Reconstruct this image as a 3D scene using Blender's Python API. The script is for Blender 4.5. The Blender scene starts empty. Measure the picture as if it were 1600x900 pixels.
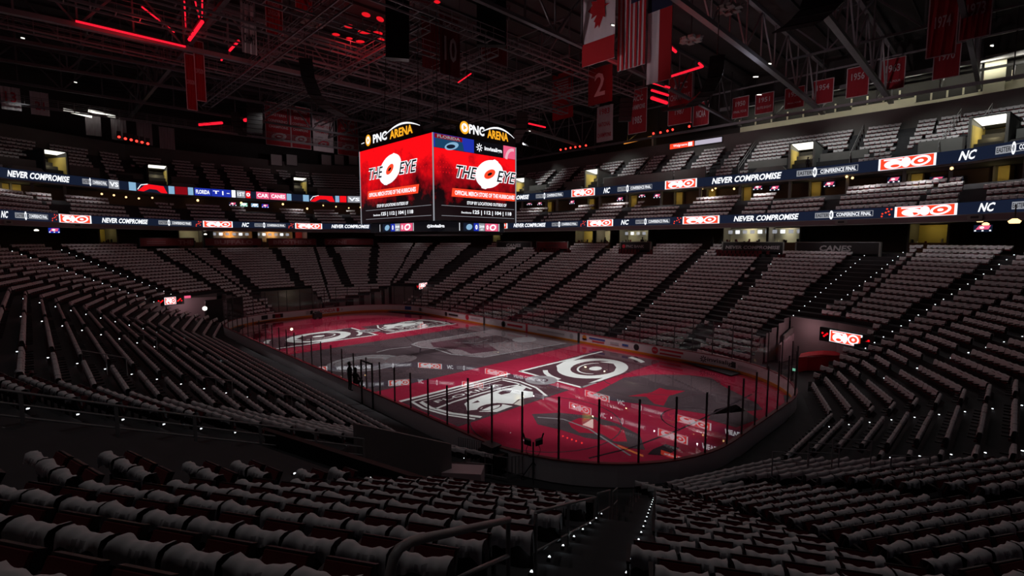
import bpy, math, random
import numpy as np
from mathutils import Vector, Matrix
random.seed(7)
D = bpy.data; S = bpy.context.scene; COL = S.collection
# ---------------------------------------------------------------- camera, world, exposure
CX, CY, CZ, YAW, PITCH, FPX = -39.722, 28.322, 10.79, -0.7728, -0.0949, 770.6
cam = D.objects.new('camera', D.cameras.new('camera')); COL.objects.link(cam); S.camera = cam
FWD = Vector((math.cos(PITCH)*math.cos(YAW), math.cos(PITCH)*math.sin(YAW), math.sin(PITCH)))
RGT = Vector((math.sin(YAW), -math.cos(YAW), 0)); UPV = RGT.cross(FWD)
cam.matrix_world = Matrix(((RGT.x, UPV.x, -FWD.x, CX), (RGT.y, UPV.y, -FWD.y, CY), (RGT.z, UPV.z, -FWD.z, CZ), (0, 0, 0, 1)))
cam.data.sensor_width = 36; cam.data.lens = FPX/1600*36; cam.data.clip_start = .1; cam.data.clip_end = 400
w = D.worlds.new('world'); S.world = w; w.use_nodes = True
w.node_tree.nodes['Background'].inputs[0].default_value = (.03, .03, .035, 1); w.node_tree.nodes['Background'].inputs[1].default_value = .1
S.view_settings.view_transform = 'Standard'; S.view_settings.look = 'None'
S.view_settings.exposure = 0; S.view_settings.gamma = 1; S.view_settings.use_curve_mapping = False
CAMP = Vector((CX, CY, CZ))

def lamp(name, kind, loc, power, color=(1, 1, 1), target=None, **kw):
    l = D.lights.new(name, kind); l.energy = power; l.color = color
    for k, v in kw.items(): setattr(l, k, v)
    o = D.objects.new(name, l); COL.objects.link(o); o.location = loc
    if target is not None:
        o.rotation_euler = (Vector(target)-Vector(loc)).to_track_quat('-Z', 'Y').to_euler()
    return o
# projectors in the roof that light the ice
ICE_W = 14000
for i, (x, y) in enumerate(((-25, 0), (-14, -6), (-14, 6), (14, -6), (14, 6), (25, 0), (-6, 15), (-6, -15), (6, 15), (6, -15))):
    mid = abs(x) == 6
    lamp('ice_projector', 'SPOT', (x, y, 29.5), ICE_W*(.45 if mid else 1), (1, .93, .95),
         (x*.78 if not mid else x*.6, y*.55 if not mid else y*.35, 0), spot_size=math.radians((38 if y == 0 else 44) if not mid else 38), spot_blend=.35, shadow_soft_size=.15)
for y in (-8.5, 8.5): lamp('ice_projector', 'SPOT', (-19, y, 29.5), ICE_W*.6, (1, .93, .95), (-24, y*.7, 0), spot_size=math.radians(26), spot_blend=.6, shadow_soft_size=.15)
# added fill spots over the stands, in place of ambient light
FILL_W = 770
for (x, y, k) in ((-28, 14, .62), (-38, -14, .22), (-16, 26, .38), (14, 24, .22), (-20, -24, 1.1), (2, -24, 1.35), (24, -20, .8), (34, 4, .3), (36, 20, .2), (-29, 26, .42)):
    lamp('bowl_fill', 'SPOT', (x, y, 29), FILL_W*k, (1, .93, .92), (x*1.08, y*1.15, 0), spot_size=math.radians(150), spot_blend=1, shadow_soft_size=.08)

# ---------------------------------------------------------------- materials
MATS = {}
def mat(name, col, rough=.6, metal=0, spec=.5, noise=0, nscale=8, bump=0):
    if name in MATS: return MATS[name]
    m = D.materials.new(name); m.use_nodes = True; nt = m.node_tree; b = nt.nodes['Principled BSDF']
    b.inputs['Base Color'].default_value = (*col, 1); b.inputs['Roughness'].default_value = rough
    b.inputs['Metallic'].default_value = metal; b.inputs['Specular IOR Level'].default_value = spec
    if noise or bump:
        tc = nt.nodes.new('ShaderNodeTexCoord'); n = nt.nodes.new('ShaderNodeTexNoise')
        n.inputs['Scale'].default_value = nscale; n.inputs['Detail'].default_value = 3
        nt.links.new(tc.outputs['Object'], n.inputs['Vector'])
        if noise:
            mx = nt.nodes.new('ShaderNodeMix'); mx.data_type = 'RGBA'
            mx.inputs[6].default_value = (*[c*(1-noise) for c in col], 1); mx.inputs[7].default_value = (*[min(1, c*(1+noise)) for c in col], 1)
            nt.links.new(n.outputs['Fac'], mx.inputs[0]); nt.links.new(mx.outputs[2], b.inputs['Base Color'])
        if bump:
            bp = nt.nodes.new('ShaderNodeBump'); bp.inputs['Strength'].default_value = bump
            nt.links.new(n.outputs['Fac'], bp.inputs['Height']); nt.links.new(bp.outputs['Normal'], b.inputs['Normal'])
    MATS[name] = m; return m
def emit(name, col, st=1):
    if name in MATS: return MATS[name]
    m = D.materials.new(name); m.use_nodes = True; nt = m.node_tree; b = nt.nodes['Principled BSDF']
    b.inputs['Base Color'].default_value = (.01, .01, .01, 1); b.inputs['Roughness'].default_value = .5; b.inputs['Specular IOR Level'].default_value = .1
    b.inputs['Emission Color'].default_value = (*col, 1); b.inputs['Emission Strength'].default_value = st
    MATS[name] = m; return m
CONC = mat('dark_concrete', (.05, .049, .053), .9, noise=.25, nscale=1.5)
CONCL = mat('grey_concrete', (.24, .24, .225), .9, noise=.15, nscale=1)
WALLD = mat('dark_grey_wall', (.16, .15, .14), .9, noise=.15, nscale=.7)
CREAM = mat('cream_wall', (.62, .6, .46), .85, noise=.08, nscale=.6)
YEL = mat('yellow_wall', (.5, .4, .12), .85, noise=.1, nscale=.6)
BLACK = mat('black_paint', (.012, .012, .013), .6)
STEEL = mat('painted_steel', (.22, .215, .23), .5, noise=.15, nscale=2)
STEELD = mat('dark_steel', (.035, .035, .038), .5)
STEELM = mat('mid_steel', (.10, .097, .105), .55, noise=.15, nscale=2)
RAILM = mat('grey_rail', (.35, .34, .34), .4)
DECK = mat('roof_deck', (.06, .055, .055), .9, noise=.3, nscale=.5)
SEATR = mat('red_seat_fabric', (.11, .005, .009), .8, noise=.15, nscale=20)
SEATP = mat('black_seat_plastic', (.02, .012, .014), .45)
SHIRT = mat('white_cotton', (.74, .71, .72), .9, noise=.1, nscale=9, bump=1.0)
SHIRTG = mat('grey_print', (.42, .39, .41), .9)
BANR = mat('red_banner_cloth', (.30, .012, .022), .85, noise=.12, nscale=2)
BANW = mat('white_banner_cloth', (.62, .58, .6), .85, noise=.06, nscale=2)
BANT = mat('banner_lettering', (.5, .42, .44), .85)
BOARDW = mat('white_board', (.78, .76, .78), .35, noise=.03, nscale=2)
KICK = mat('orange_yellow_kickplate', (.75, .25, .02), .45)
DRED = mat('dark_red_trim', (.22, .01, .02), .5)
INK = mat('black_ink', (.02, .02, .022), .6)
INKR = mat('red_ink', (.6, .02, .05), .6)
INKB = mat('blue_ink', (.05, .12, .4), .6)
INKO = mat('orange_ink', (.7, .25, .03), .6)
REDC = mat('red_carpet_cover', (.5, .01, .02), .8, noise=.1, nscale=3)
SKIN = mat('skin', (.35, .2, .14), .6)
SUIT = mat('dark_suit', (.015, .015, .02), .8)
HAIR = mat('dark_hair', (.02, .013, .01), .7)
E_W = emit('led_white', (.93, .95, 1), 1.15); E_OR = emit('led_orange_red', (1, .06, .02), 1.1); E_RED = emit('led_red', (1, .006, .012), .95)
E_NAVY = emit('led_navy', (.008, .014, .035), .8); E_BLK = emit('led_black', (.004, .004, .006), .8)
E_BLUE = emit('led_blue', (.015, .035, .45), .9); E_PINK = emit('led_pink', (.95, .12, .25), .9); E_SKY = emit('led_sky', (.3, .55, .8), .8)
E_DRED = emit('led_dark_red', (.25, .003, .008), .9); E_GOLD = emit('led_gold', (1, .42, .02), 1.1); E_GREY = emit('led_grey', (.35, .36, .4), .8)
E_STEP = emit('step_lamp', (.85, .95, 1), 2.6); E_FL = emit('fluorescent_panel', (1, .98, .86), 1.7); E_BULB = emit('warm_bulb', (1, .6, .25), 2.5)
E_SPOTR = emit('red_spot_lens', (1, .03, .02), 4); E_STRIP = emit('red_light_strip', (1, .01, .03), 1.3); E_GREEN = emit('led_green', (.3, .9, .6), .6)
E_AMB = emit('amber_display', (1, .33, .05), .9)

# ---------------------------------------------------------------- helpers
class MB:
    def __init__(s): s.v = []; s.f = []; s.mi = []; s.mats = []
    def m(s, mt):
        if mt not in s.mats: s.mats.append(mt)
        return s.mats.index(mt)
    def add(s, vs, fs, mt):
        o = len(s.v); i = s.m(mt); s.v += [tuple(v) for v in vs]; s.f += [tuple(a+o for a in f) for f in fs]; s.mi += [i]*len(fs); return s
    def quad(s, a, b, c, d, mt): return s.add([a, b, c, d], [(0, 1, 2, 3)], mt)
    def box(s, fr, u0, u1, v0, v1, n0, n1, mt):
        vs = [fr(u, v, n) for n in (n0, n1) for v in (v0, v1) for u in (u0, u1)]
        return s.add(vs, [(0, 2, 3, 1), (4, 5, 7, 6), (0, 1, 5, 4), (2, 6, 7, 3), (0, 4, 6, 2), (1, 3, 7, 5)], mt)
    def beam(s, a, b, w, h, mt):
        a, b = Vector(a), Vector(b); d = (b-a); L = d.length
        if L < 1e-6: return s
        d /= L; up = Vector((0, 0, 1)) if abs(d.z) < .95 else Vector((0, 1, 0)); r = d.cross(up).normalized(); u = r.cross(d)
        return s.box(lambda x, y, z: a+d*x+r*y+u*z, 0, L, -w/2, w/2, -h/2, h/2, mt)
    def tube(s, pts, r, mt, n=8, cap=True):
        pts = [Vector(p) for p in pts]; rings = []; up0 = None
        for i, p in enumerate(pts):
            d = (pts[min(i+1, len(pts)-1)]-pts[max(i-1, 0)]).normalized()
            up = Vector((0, 0, 1)) if abs(d.z) < .9 else Vector((1, 0, 0))
            if up0 is not None and abs(d.dot(up0)) < .95: up = up0
            x = d.cross(up).normalized(); y = x.cross(d).normalized(); up0 = y
            rr = r[i] if isinstance(r, (list, tuple)) else r
            rings.append([p+x*math.cos(2*math.pi*k/n)*rr+y*math.sin(2*math.pi*k/n)*rr for k in range(n)])
        vs = [v for q in rings for v in q]; fs = []
        for i in range(len(pts)-1):
            for k in range(n): fs.append((i*n+k, i*n+(k+1) % n, (i+1)*n+(k+1) % n, (i+1)*n+k))
        if cap: fs.append(tuple(range(n))[::-1]); fs.append(tuple((len(pts)-1)*n+k for k in range(n)))
        return s.add(vs, fs, mt)
    def poly(s, fr, pts, n, mt):
        return s.add([fr(u, v, n) for u, v in pts], [tuple(range(len(pts)))], mt)
    def ngon(s, fr, pts, n, mt):      # concave outline, triangulated
        from mathutils.geometry import tessellate_polygon
        t = tessellate_polygon([[Vector((u, v, 0)) for u, v in pts]])
        return s.add([fr(u, v, n) for u, v in pts], [tuple(x) for x in t], mt)
    def ell(s, fr, cu, cv, a, b, n, mt, rot=0, k=28, a0=0, a1=360):
        c, sn = math.cos(rot), math.sin(rot); P = []
        for i in range(k):
            t = math.radians(a0+(a1-a0)*i/(k if a1-a0 >= 360 else k-1)); x, y = a*math.cos(t), b*math.sin(t); P.append((cu+x*c-y*sn, cv+x*sn+y*c))
        return s.poly(fr, P, n, mt)
    def ringell(s, fr, o, i, n, mt, k=40, a0=0, a1=360):   # band between two ellipses (cu, cv, a, b, rot)
        def pt(e, t): cu, cv, a, b, r = e; x, y = a*math.cos(t), b*math.sin(t); return fr(cu+x*math.cos(r)-y*math.sin(r), cv+x*math.sin(r)+y*math.cos(r), n)
        vs = []; fs = []
        for j in range(k+1):
            t = math.radians(a0+(a1-a0)*j/k); vs += [pt(o, t), pt(i, t)]
            if j: fs.append((2*j-2, 2*j, 2*j+1, 2*j-1))
        return s.add(vs, fs, mt)
    def line(s, fr, pts, w, n, mt):
        for (a, b), (c, d) in zip(pts[:-1], pts[1:]):
            L = math.hypot(c-a, d-b)
            if L < 1e-6: continue
            x, y = -(d-b)/L*w/2, (c-a)/L*w/2
            s.quad(fr(a+x, b+y, n), fr(a-x, b-y, n), fr(c-x, d-y, n), fr(c+x, d+y, n), mt)
        return s
    def text(s, fr, txt, cu, cv, h, wd, n, mt, shear=0, fat=.012):   # centred on cu, cv, cap height h, width wd
        key = (txt, round(fat, 3))
        if key not in TXT:
            c = D.curves.new('lettering', 'FONT'); c.body = txt; c.size = 1; c.offset = fat; c.resolution_u = 2
            o = D.objects.new('lettering', c); COL.objects.link(o); bpy.context.view_layer.update()
            me = o.evaluated_get(bpy.context.evaluated_depsgraph_get()).to_mesh()
            vs = [tuple(v.co) for v in me.vertices]; fs = [tuple(p.vertices) for p in me.polygons]
            D.objects.remove(o); D.curves.remove(c)
            xs = [v[0] for v in vs]; ys = [v[1] for v in vs]
            TXT[key] = (vs, fs, min(xs), max(xs), min(ys), max(ys))
        vs, fs, x0, x1, y0, y1 = TXT[key]
        return s.add([fr(cu+((v[0]-x0)/(x1-x0)-.5)*wd+shear*((v[1]-y0)/(y1-y0)-.5)*h, cv+((v[1]-y0)/(y1-y0)-.5)*h, n) for v in vs], fs, mt)
    def build(s, name, parent=None, smooth=False, local=False):
        me = D.meshes.new(name); me.from_pydata(s.v, [], s.f)
        for mt in s.mats: me.materials.append(mt)
        me.polygons.foreach_set('material_index', s.mi)
        if smooth: me.polygons.foreach_set('use_smooth', [True]*len(me.polygons))
        o = D.objects.new(name, me); COL.objects.link(o)
        if parent:
            o.parent = parent
            if not local: o.matrix_parent_inverse = parent.matrix_basis.inverted()
        return o
TXT = {}
def tag(o, label=None, cat=None, group=None, kind=None):
    if label: o['label'] = label
    if cat: o['category'] = cat
    if group: o['group'] = group
    if kind: o['kind'] = kind
    return o
def struct(o, label=None, cat=None): return tag(o, label, cat, kind='structure')
def empty(name, loc, label, cat, group=None, rz=0):
    o = D.objects.new(name, None); o.empty_display_size = .2; COL.objects.link(o); o.location = loc; o.rotation_euler = (0, 0, rz)
    return tag(o, label, cat, group)
def W(x, y, z): return Vector((x, y, z))
def frame(O, U, V=(0, 0, 1)):
    O, U, V = Vector(O), Vector(U).normalized(), Vector(V).normalized(); N = U.cross(V)
    return lambda u, v, n=0: O+U*u+V*v+N*n
def ray(px, py): return FWD+RGT*((px-800)/FPX)-UPV*((py-450)/FPX)
def onz(px, py, z): d = ray(px, py); return CAMP+d*((z-CZ)/d.z)
def ony(px, py, y): d = ray(px, py); return CAMP+d*((y-CY)/d.y)
def onx(px, py, x): d = ray(px, py); return CAMP+d*((x-CX)/d.x)
def project(p):
    d = Vector(p)-CAMP; z = d.dot(FWD)
    if z < .3: return None
    return 800+FPX*d.dot(RGT)/z, 450-FPX*d.dot(UPV)/z, z
def seen(p, m=60):
    q = project(p); return q is not None and -m < q[0] < 1600+m and -m < q[1] < 900+m

# seating bowl plan: 16-sided ring at distance d behind the boards
def ring(d):
    t = min(1, max(0, (d-25)/8))          # the upper levels square off more at the corners
    q = [(18+14*t, 12.95+d), (30.8+.27*(d-15.8)+4.5*t, 25.4+.97*(d-15.8)+2.6*t), (39.3+.66*(d-16.3)+4*t, 20.7+.72*(d-16.3)+2*t), (30.48+d, 3.4+.306*d+t)]
    return [Vector(p) for p in q]+[Vector((x, -y)) for x, y in q[::-1]]+[Vector((-x, -y)) for x, y in q]+[Vector((-x, y)) for x, y in q[::-1]]
def ringseg(d):
    R = ring(d)
    for i in range(16):
        a, b = R[i], R[(i+1) % 16]; t = (b-a).normalized(); yield i, a, b, Vector((t.y, -t.x))   # inward normal
def ring_strip(mb, d0, z0, d1, z1, mt, keep=None, step=None):
    for i in range(16):
        A, B = ring(d0), ring(d1); a0, a1, b0, b1 = A[i], A[(i+1) % 16], B[i], B[(i+1) % 16]
        n = 1 if step is None else max(1, int((a1-a0).length/step))
        for k in range(n):
            t0, t1 = k/n, (k+1)/n
            p, q, r, s_ = a0.lerp(a1, t0), a0.lerp(a1, t1), b0.lerp(b1, t1), b0.lerp(b1, t0)
            c = (p+q+r+s_)/4
            if keep and not keep(c.x, c.y, (d0+d1)/2): continue
            mb.quad((p.x, p.y, z0), (q.x, q.y, z0), (r.x, r.y, z1), (s_.x, s_.y, z1), mt)
def ringhit(px, d):
    r = ray(px, 400); best = None; o = Vector((CX, CY)); rd = Vector((r.x, r.y))
    for i, a, b, n in ringseg(d):
        e = b-a; den = rd.x*e.y-rd.y*e.x
        if abs(den) < 1e-9: continue
        t = ((a.x-o.x)*e.y-(a.y-o.y)*e.x)/den; s_ = ((a.x-o.x)*rd.y-(a.y-o.y)*rd.x)/den
        if t > 1 and -1e-6 <= s_ <= 1+1e-6 and (best is None or t > best[0]): best = (t, a+e*s_, n, i)
    return best[1], best[2], best[3]
def floor_z(d): return 1.2+.42*(d+.3-5)
ROWP = .9
def rowd(k): return 2.1+ROWP*k
NROW = 26
# aisles: plan lines (inner end, outer end)
AIS = {
 'far side, x=-19': ((-19.1, -15), (-19.2, -40)), 'b': ((-10.1, -15), (-10.1, -40)), 'c': ((-1.9, -15), (-1.8, -40)), 'd': ((4.9, -15), (5.1, -40)),
 'e': ((13.4, -15), (13.7, -40)), 'f': ((22, -15), (23.3, -40)), 'g': ((-24.4, -18), (-28.9, -37)), 'h': ((-28.6, -24), (-31.4, -33)),
 'i': ((-32.2, -15.6), (-41, -32.5)), 'j': ((-33, -9.3), (-47, -18)), 'k': ((-34, -2.6), (-47, -2.2)), 'l': ((-34, 3.8), (-47, 4.9)), 'm': ((-33, 9.9), (-47, 17.9)),
 'n': ((-30.6, 12.9), (-37.6, 26.3)), 'o': ((-23.1, 15), (-23.1, 40)), 'o2': ((-28.9, 22), (-28.9, 40)), 'p': ((-13.6, 18), (-10.6, 34)), 'q': ((.2, 20), (2.6, 34)), 'r': ((12, 20), (16, 34)), 's': ((24, 17), (29, 38)),
 't': ((31, 17.6), (42, 34)), 'u': ((36, 15.5), (48, 28.5)), 'v': ((36.3, 8.5), (52.5, 16.2)), 'w': ((37.4, 4.5), (56, 7)), 'x': ((37.4, -2.1), (57, -3.3)),
 'y': ((37.4, -9.1), (55, -13.5)), 'z': ((36.5, -13), (50, -21)), 'z2': ((33, -16), (44, -34)), 'z3': ((28.5, -18.4), (35, -36))}
AIS = list(AIS.values())
def dist_seg(x, y, s):
    (ax, ay), (bx, by) = s; dx, dy = bx-ax, by-ay; t = max(0, min(1, ((x-ax)*dx+(y-ay)*dy)/(dx*dx+dy*dy))); return math.hypot(x-ax-t*dx, y-ay-t*dy)
def side_of(x, y, s): (ax, ay), (bx, by) = s; return (bx-ax)*(y-ay)-(by-ay)*(x-ax)
# openings in the bowl (corner tunnels and the concourse ramps above them)
def in_void(x, y, d):
    if x < 0 and y > 0 and x < -23.1 and d < 11.7:            # near left corner, up to the foreground stair
        if side_of(x, y, AIS[13]) < -1.1: return True
    if x < 0 and y < 0 and d < 10.4 and -32.0 < x < -24.5 and side_of(x, y, ((-24.4, -18), (-28.9, -37))) < 0 and side_of(x, y, ((-30.3, -12.5), (-33.6, -23))) > 0: return True
    if x > 0 and y < 0 and d < 9.2 and 27.6 < x < 34.2 and y > -24: return True
    if x > 0 and y > 0 and d < 10 and 29 < x < 38.2 and y > 8: return True
    if x > 0 and d < 8.5 and -3.5 < y < 4 : return True
    return False
def in_ramp(x, y, d):   # bare concrete ramps: no seats
    if x < 0 and y > 0: return -28.9 < x < -23.1 and d > 8
    if x < 0 and y < 0: return side_of(x, y, ((-24.4, -18), (-28.9, -37))) < 0 and side_of(x, y, ((-28.6, -24), (-31.4, -33))) > 0 and d > 8
    if x > 0 and y < 0: return side_of(x, y, ((28.5, -18.4), (35, -36))) < 0 and side_of(x, y, ((26.7, -18.6), (31, -36))) > 0
    return False

# ---------------------------------------------------------------- structure: ground, bowl terraces, decks
mb = MB(); mb.quad((-75, -65, -.06), (75, -65, -.06), (75, 65, -.06), (-75, 65, -.06), CONC)
struct(mb.build('floor'))
mb = MB(); keep = lambda x, y, d: not in_void(x, y, d)
ring_strip(mb, .3, .1, rowd(0)-.45, .1, CONC, keep, .6)
zp = .1; WV = mat('tunnel_wall', (.26, .235, .235), .85, noise=.12, nscale=.6)
for k in range(NROW):
    d0, z = rowd(k)-.45, floor_z(rowd(k)); A, B = ring(d0), ring(d0+ROWP)
    for i in range(16):
        a0, a1, b0, b1 = A[i], A[(i+1) % 16], B[i], B[(i+1) % 16]; n = max(1, int((a1-a0).length/.45)); prev = None
        for q in range(n):
            p0, p1, p2, p3 = a0.lerp(a1, q/n), a0.lerp(a1, (q+1)/n), b0.lerp(b1, (q+1)/n), b0.lerp(b1, q/n); c = (p0+p1+p2+p3)/4; c0 = (p0+p1)/2; kp = keep(c.x, c.y, d0+.45)
            if kp:
                mb.quad((*p0, z), (*p1, z), (*p2, z), (*p3, z), CONC)
                v_ = not keep(c0.x, c0.y, d0-.45) if k else False
                mb.quad((*p0, 0 if v_ else zp), (*p1, 0 if v_ else zp), (*p1, z), (*p0, z), WV if v_ else CONC)
            if prev is not None and prev != kp: mb.quad((*p0, 0), (*p3, 0), (*p3, z+.25), (*p0, z+.25), WV)
            prev = kp
    zp = z
struct(mb.build('floor_lower_seating_terrace'))
DT = rowd(NROW-1)+.45; ZT = zp                                  # top of the bowl, about 9.6
mb = MB(); ring_strip(mb, DT, ZT, 33.5, ZT, CONC); struct(mb.build('floor_concourse'))
mb = MB(); ring_strip(mb, 33.5, ZT, 33.5, 12.9, mat('brown_wall', (.12, .085, .06), .85, noise=.2, nscale=.5)); struct(mb.build('wall_concourse'))
mb = MB()
ring_strip(mb, 21.3, 12.72, 33.6, 12.72, CONC); ring_strip(mb, 21.3, 12.72, 21.3, 13.0, CONCL)
z = 13.05; zq = z
ring_strip(mb, 21.3, 13.0, 21.55, 13.0, CONC)
for j in range(6):
    d0 = 21.55+.9*j; zz = 13.05+.6*j; ring_strip(mb, d0, zq, d0, zz, CONC); ring_strip(mb, d0, zz, d0+.9, zz, CONC); zq = zz
ring_strip(mb, 26.95, zq, 31, zq, CONC); struct(mb.build('floor_club_terrace'))
mb = MB(); ring_strip(mb, 31, 15.5, 31, 18.4, mat('suite_wall', (.14, .09, .07), .8, noise=.3, nscale=.8)); struct(mb.build('wall_suites'))
mb = MB(); ring_strip(mb, 27.75, 18.28, 31.2, 18.28, CONC); ring_strip(mb, 27.75, 18.28, 27.75, 18.45, CONCL)
ring_strip(mb, 27.75, 19.3, 29.2, 19.3, CONC); zq = 19.3
for m_ in range(9):
    d0 = 29.15+.83*m_; zz = 19.55+.6*m_; ring_strip(mb, d0, zq, d0, zz, CONC); ring_strip(mb, d0, zz, d0+.83, zz, CONC); zq = zz
struct(mb.build('floor_upper_terrace'))
mb = MB(); ring_strip(mb, 36.62, zq, 36.62, 27.1, WALLD); ring_strip(mb, 36.62, 27.1, 36.9, 27.1, WALLD); ring_strip(mb, 36.9, 27.1, 36.9, 26.2, WALLD); ring_strip(mb, 36.9, 26.2, 41, 26.2, CONC)
struct(mb.build('wall_upper_parapet'))
mb = MB(); ring_strip(mb, 41, 26.2, 41, 36.5, mat('outer_wall', (.05, .048, .046), .9, noise=.2, nscale=.3)); struct(mb.build('wall_outer'))
mb = MB(); mb.quad((-75, -60, 36.5), (75, -60, 36.5), (75, 60, 36.5), (-75, 60, 36.5), DECK)
for x in range(-72, 73, 3): mb.beam((x, -56, 36.3), (x, 56, 36.3), .12, .3, STEELD)
struct(mb.build('ceiling'))
# lit back wall of the press level on the far side
PRS = mat('press_level_wall', (.7, .68, .52), .85, noise=.06, nscale=1.2)
mb = MB()
pxs = list(range(1148, 1700, 12)); pr_ = []
for q in pxs: pr_.append(ringhit(q, 40.6)[0])
for q, (p, r) in enumerate(zip(pr_[:-1], pr_[1:])):
    px = pxs[q]; zt = 28.7 if px < 1316 else 29.0 if px < 1410 else 28.3 if px < 1515 else 28.9
    mb.quad((*p, 26.5), (*r, 26.5), (*r, zt), (*p, zt), PRS)
    if q % 2 == 0: mb.beam((p.x, p.y+.25, zt), (p.x, p.y+.25, zt+1.1), .18, .18, PRS)
p = ringhit(1529, 40.0)[0]; mb.beam((p.x, p.y, 27), (p.x, p.y, 32), 1.8, .5, CREAM)
struct(mb.build('wall_press_level'))
mb = MB(); mb.box(frame((-45, -51.6, 31.2), (1, 0, 0)), 0, 40, 0, .5, -.3, .3, STEEL); mb.box(frame((-45, -51.2, 30.2), (1, 0, 0)), 0, 27, .0, .28, -.1, .1, STEELD)
struct(mb.build('trim_1'))
for q in (1170, 1225, 1280, 1340, 1400, 1460, 1520, 1580):
    p, n, i_ = ringhit(q, 38.6); lamp('press_level_lamp', 'AREA', (p.x, p.y, 31.2), 75, (1, .97, .8), (p.x-n.x*2.2, p.y-n.y*2.2, 28.4), size=2.5, size_y=.3, shape='RECTANGLE')

# ---------------------------------------------------------------- seats and shirts
ident = lambda u, v, n=0: Vector((u, v, n))
def seat_parts():
    P = {}
    nx, nz = 7, 6
    def shell(y_off, th, w_, z0, z1, mt, mb):
        vs = []; fs = []
        for s_ in (0, 1):
            for j in range(nz):
                v = j/(nz-1); z = z0+(z1-z0)*v
                for i in range(nx):
                    u = i/(nx-1)*2-1; ww = w_*(1-.12*max(0, v-.6)**2*6)
                    y = y_off-.10*v+.035*u*u-.02*math.sin(v*3.1)-(th if s_ else 0)
                    vs.append((u*ww, y, z-.018*abs(u)**3*v))
        N = nx*nz; g = lambda s_, i, j: s_*N+j*nx+i
        for j in range(nz-1):
            for i in range(nx-1):
                fs.append((g(0, i, j), g(0, i, j+1), g(0, i+1, j+1), g(0, i+1, j))); fs.append((g(1, i, j), g(1, i+1, j), g(1, i+1, j+1), g(1, i, j+1)))
        for i in range(nx-1):
            fs.append((g(0, i, 0), g(0, i+1, 0), g(1, i+1, 0), g(1, i, 0))); fs.append((g(0, i, nz-1), g(1, i, nz-1), g(1, i+1, nz-1), g(0, i+1, nz-1)))
        for j in range(nz-1):
            fs.append((g(0, 0, j), g(1, 0, j), g(1, 0, j+1), g(0, 0, j+1))); fs.append((g(0, nx-1, j), g(0, nx-1, j+1), g(1, nx-1, j+1), g(1, nx-1, j)))
        mb.add(vs, fs, mt)
    mb = MB(); shell(-.2, .022, .232, .36, .812, SEATP, mb); P['backrest'] = (mb, {})
    mb = MB(); shell(-.168, .03, .2, .46, .77, SEATR, mb); P['back_cushion'] = (mb, {})
    mb = MB()
    def pan(t, w_, mt):
        fr = frame((0, -.17, .44), (1, 0, 0), (0, math.cos(math.radians(62)), math.sin(math.radians(62))))
        mb.box(fr, -w_, w_, 0, .38, -t-.03, .0, mt); mb.box(fr, -w_*.92, w_*.92, .02, .36, .0, .03, SEATR)
    pan(.03, .205, SEATP); P['seat'] = (mb, {})
    mb = MB()
    for sx in (-.262,):
        mb.beam((sx, -.2, .62), (sx, .12, .64), .045, .03, SEATP); mb.beam((sx, -.19, .60), (sx, -.19, .2), .03, .05, SEATP)
    P['armrest'] = (mb, {})
    mb = MB(); mb.beam((-.262, -.2, 0), (-.262, -.2, .45), .04, .07, STEELD); mb.beam((-.262, -.28, .01), (-.262, .0, .01), .07, .02, STEELD); P['leg'] = (mb, {})
    return P
def shirt_mesh(rnd, lo=False):
    # cloth folded over the top edge of a backrest: front drop, fold, rear drop
    nu = 4 if lo else 19
    ph = [rnd.uniform(0, 6.28) for _ in range(5)]; fl = rnd.uniform(.8, 1.2); sl = rnd.uniform(-.04, .04)
    rear = rnd.uniform(.115, .175); W2 = .267 if lo else .238
    prof = [(-.16, .84-.3), (-.175, .84-.15), (-.215, .842), (-.268, .862), (-.33, .85), (-.352, .80), (-.358, .845-rear)]
    vs = []; fs = []; m_ = len(prof)
    for i in range(nu):
        u = i/(nu-1)*2-1; e = abs(u)**1.7; e3 = abs(u)**5
        for j, (y, z) in enumerate(prof):
            amp = .0 if lo else 1
            dz = (-.028+.04*e*fl) if 2 <= j <= 5 else 0
            dzb = (.02-.045*e3*fl) if j == m_-1 else 0
            if j == m_-1: dzb += amp*(.016*math.sin(5*u+ph[0])+sl*u)
            if j == 0: dzb += amp*.03*math.sin(3*u+ph[1])
            yy = y+(.0 if lo else (.008*math.sin(7*u+ph[2]+j)-(.016*max(0, math.sin(9*u+ph[4]+1.3*j))**3 if j >= 4 else 0))*(1 if j != 3 else .5)+.014*e*(1 if j < 3 else -1.4))
            vs.append((u*W2*(1+.03*math.sin(j+ph[3])*amp), yy, z+dz+dzb+amp*(.007*math.sin(11*u+ph[4])+.008*math.sin(5*u+ph[0]*2)*(1 if j > 4 else .4))))
    for i in range(nu-1):
        for j in range(m_-1): fs.append((i*m_+j, (i+1)*m_+j, (i+1)*m_+j+1, i*m_+j+1))
    return vs, fs
def rows_of_seats():
    L = []
    for k in range(NROW):
        d = rowd(k); z = floor_z(d)
        for i, a, b, n in ringseg(d):
            Ls = (b-a).length; t = (b-a)/Ls; c = int((Ls-.12)/.53); off = (Ls-c*.53)/2
            for q in range(c):
                p = a+t*(off+(q+.5)*.53)
                if in_void(p.x, p.y, d) or in_ramp(p.x, p.y, d): continue
                if any(dist_seg(p.x, p.y, s_) < .78 for s_ in AIS): continue
                if not seen((p.x, p.y, z+.8), 70): continue
                if k >= NROW-2:
                    qx = project((p.x, p.y, z))[0]
                    if any(a_ < qx < b_ for a_, b_ in ((214, 586), (775, 892), (967, 1018), (1124, 1377))): continue
                L.append((k, i, p.x, p.y, z, math.atan2(n.y, n.x)-math.pi/2, 0))
    return L
LOWER = rows_of_seats()
CLUBA = [-36.4, -24.8, -14.2, -6.8, 3.0, 9.5, 19.6, 27]
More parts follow.
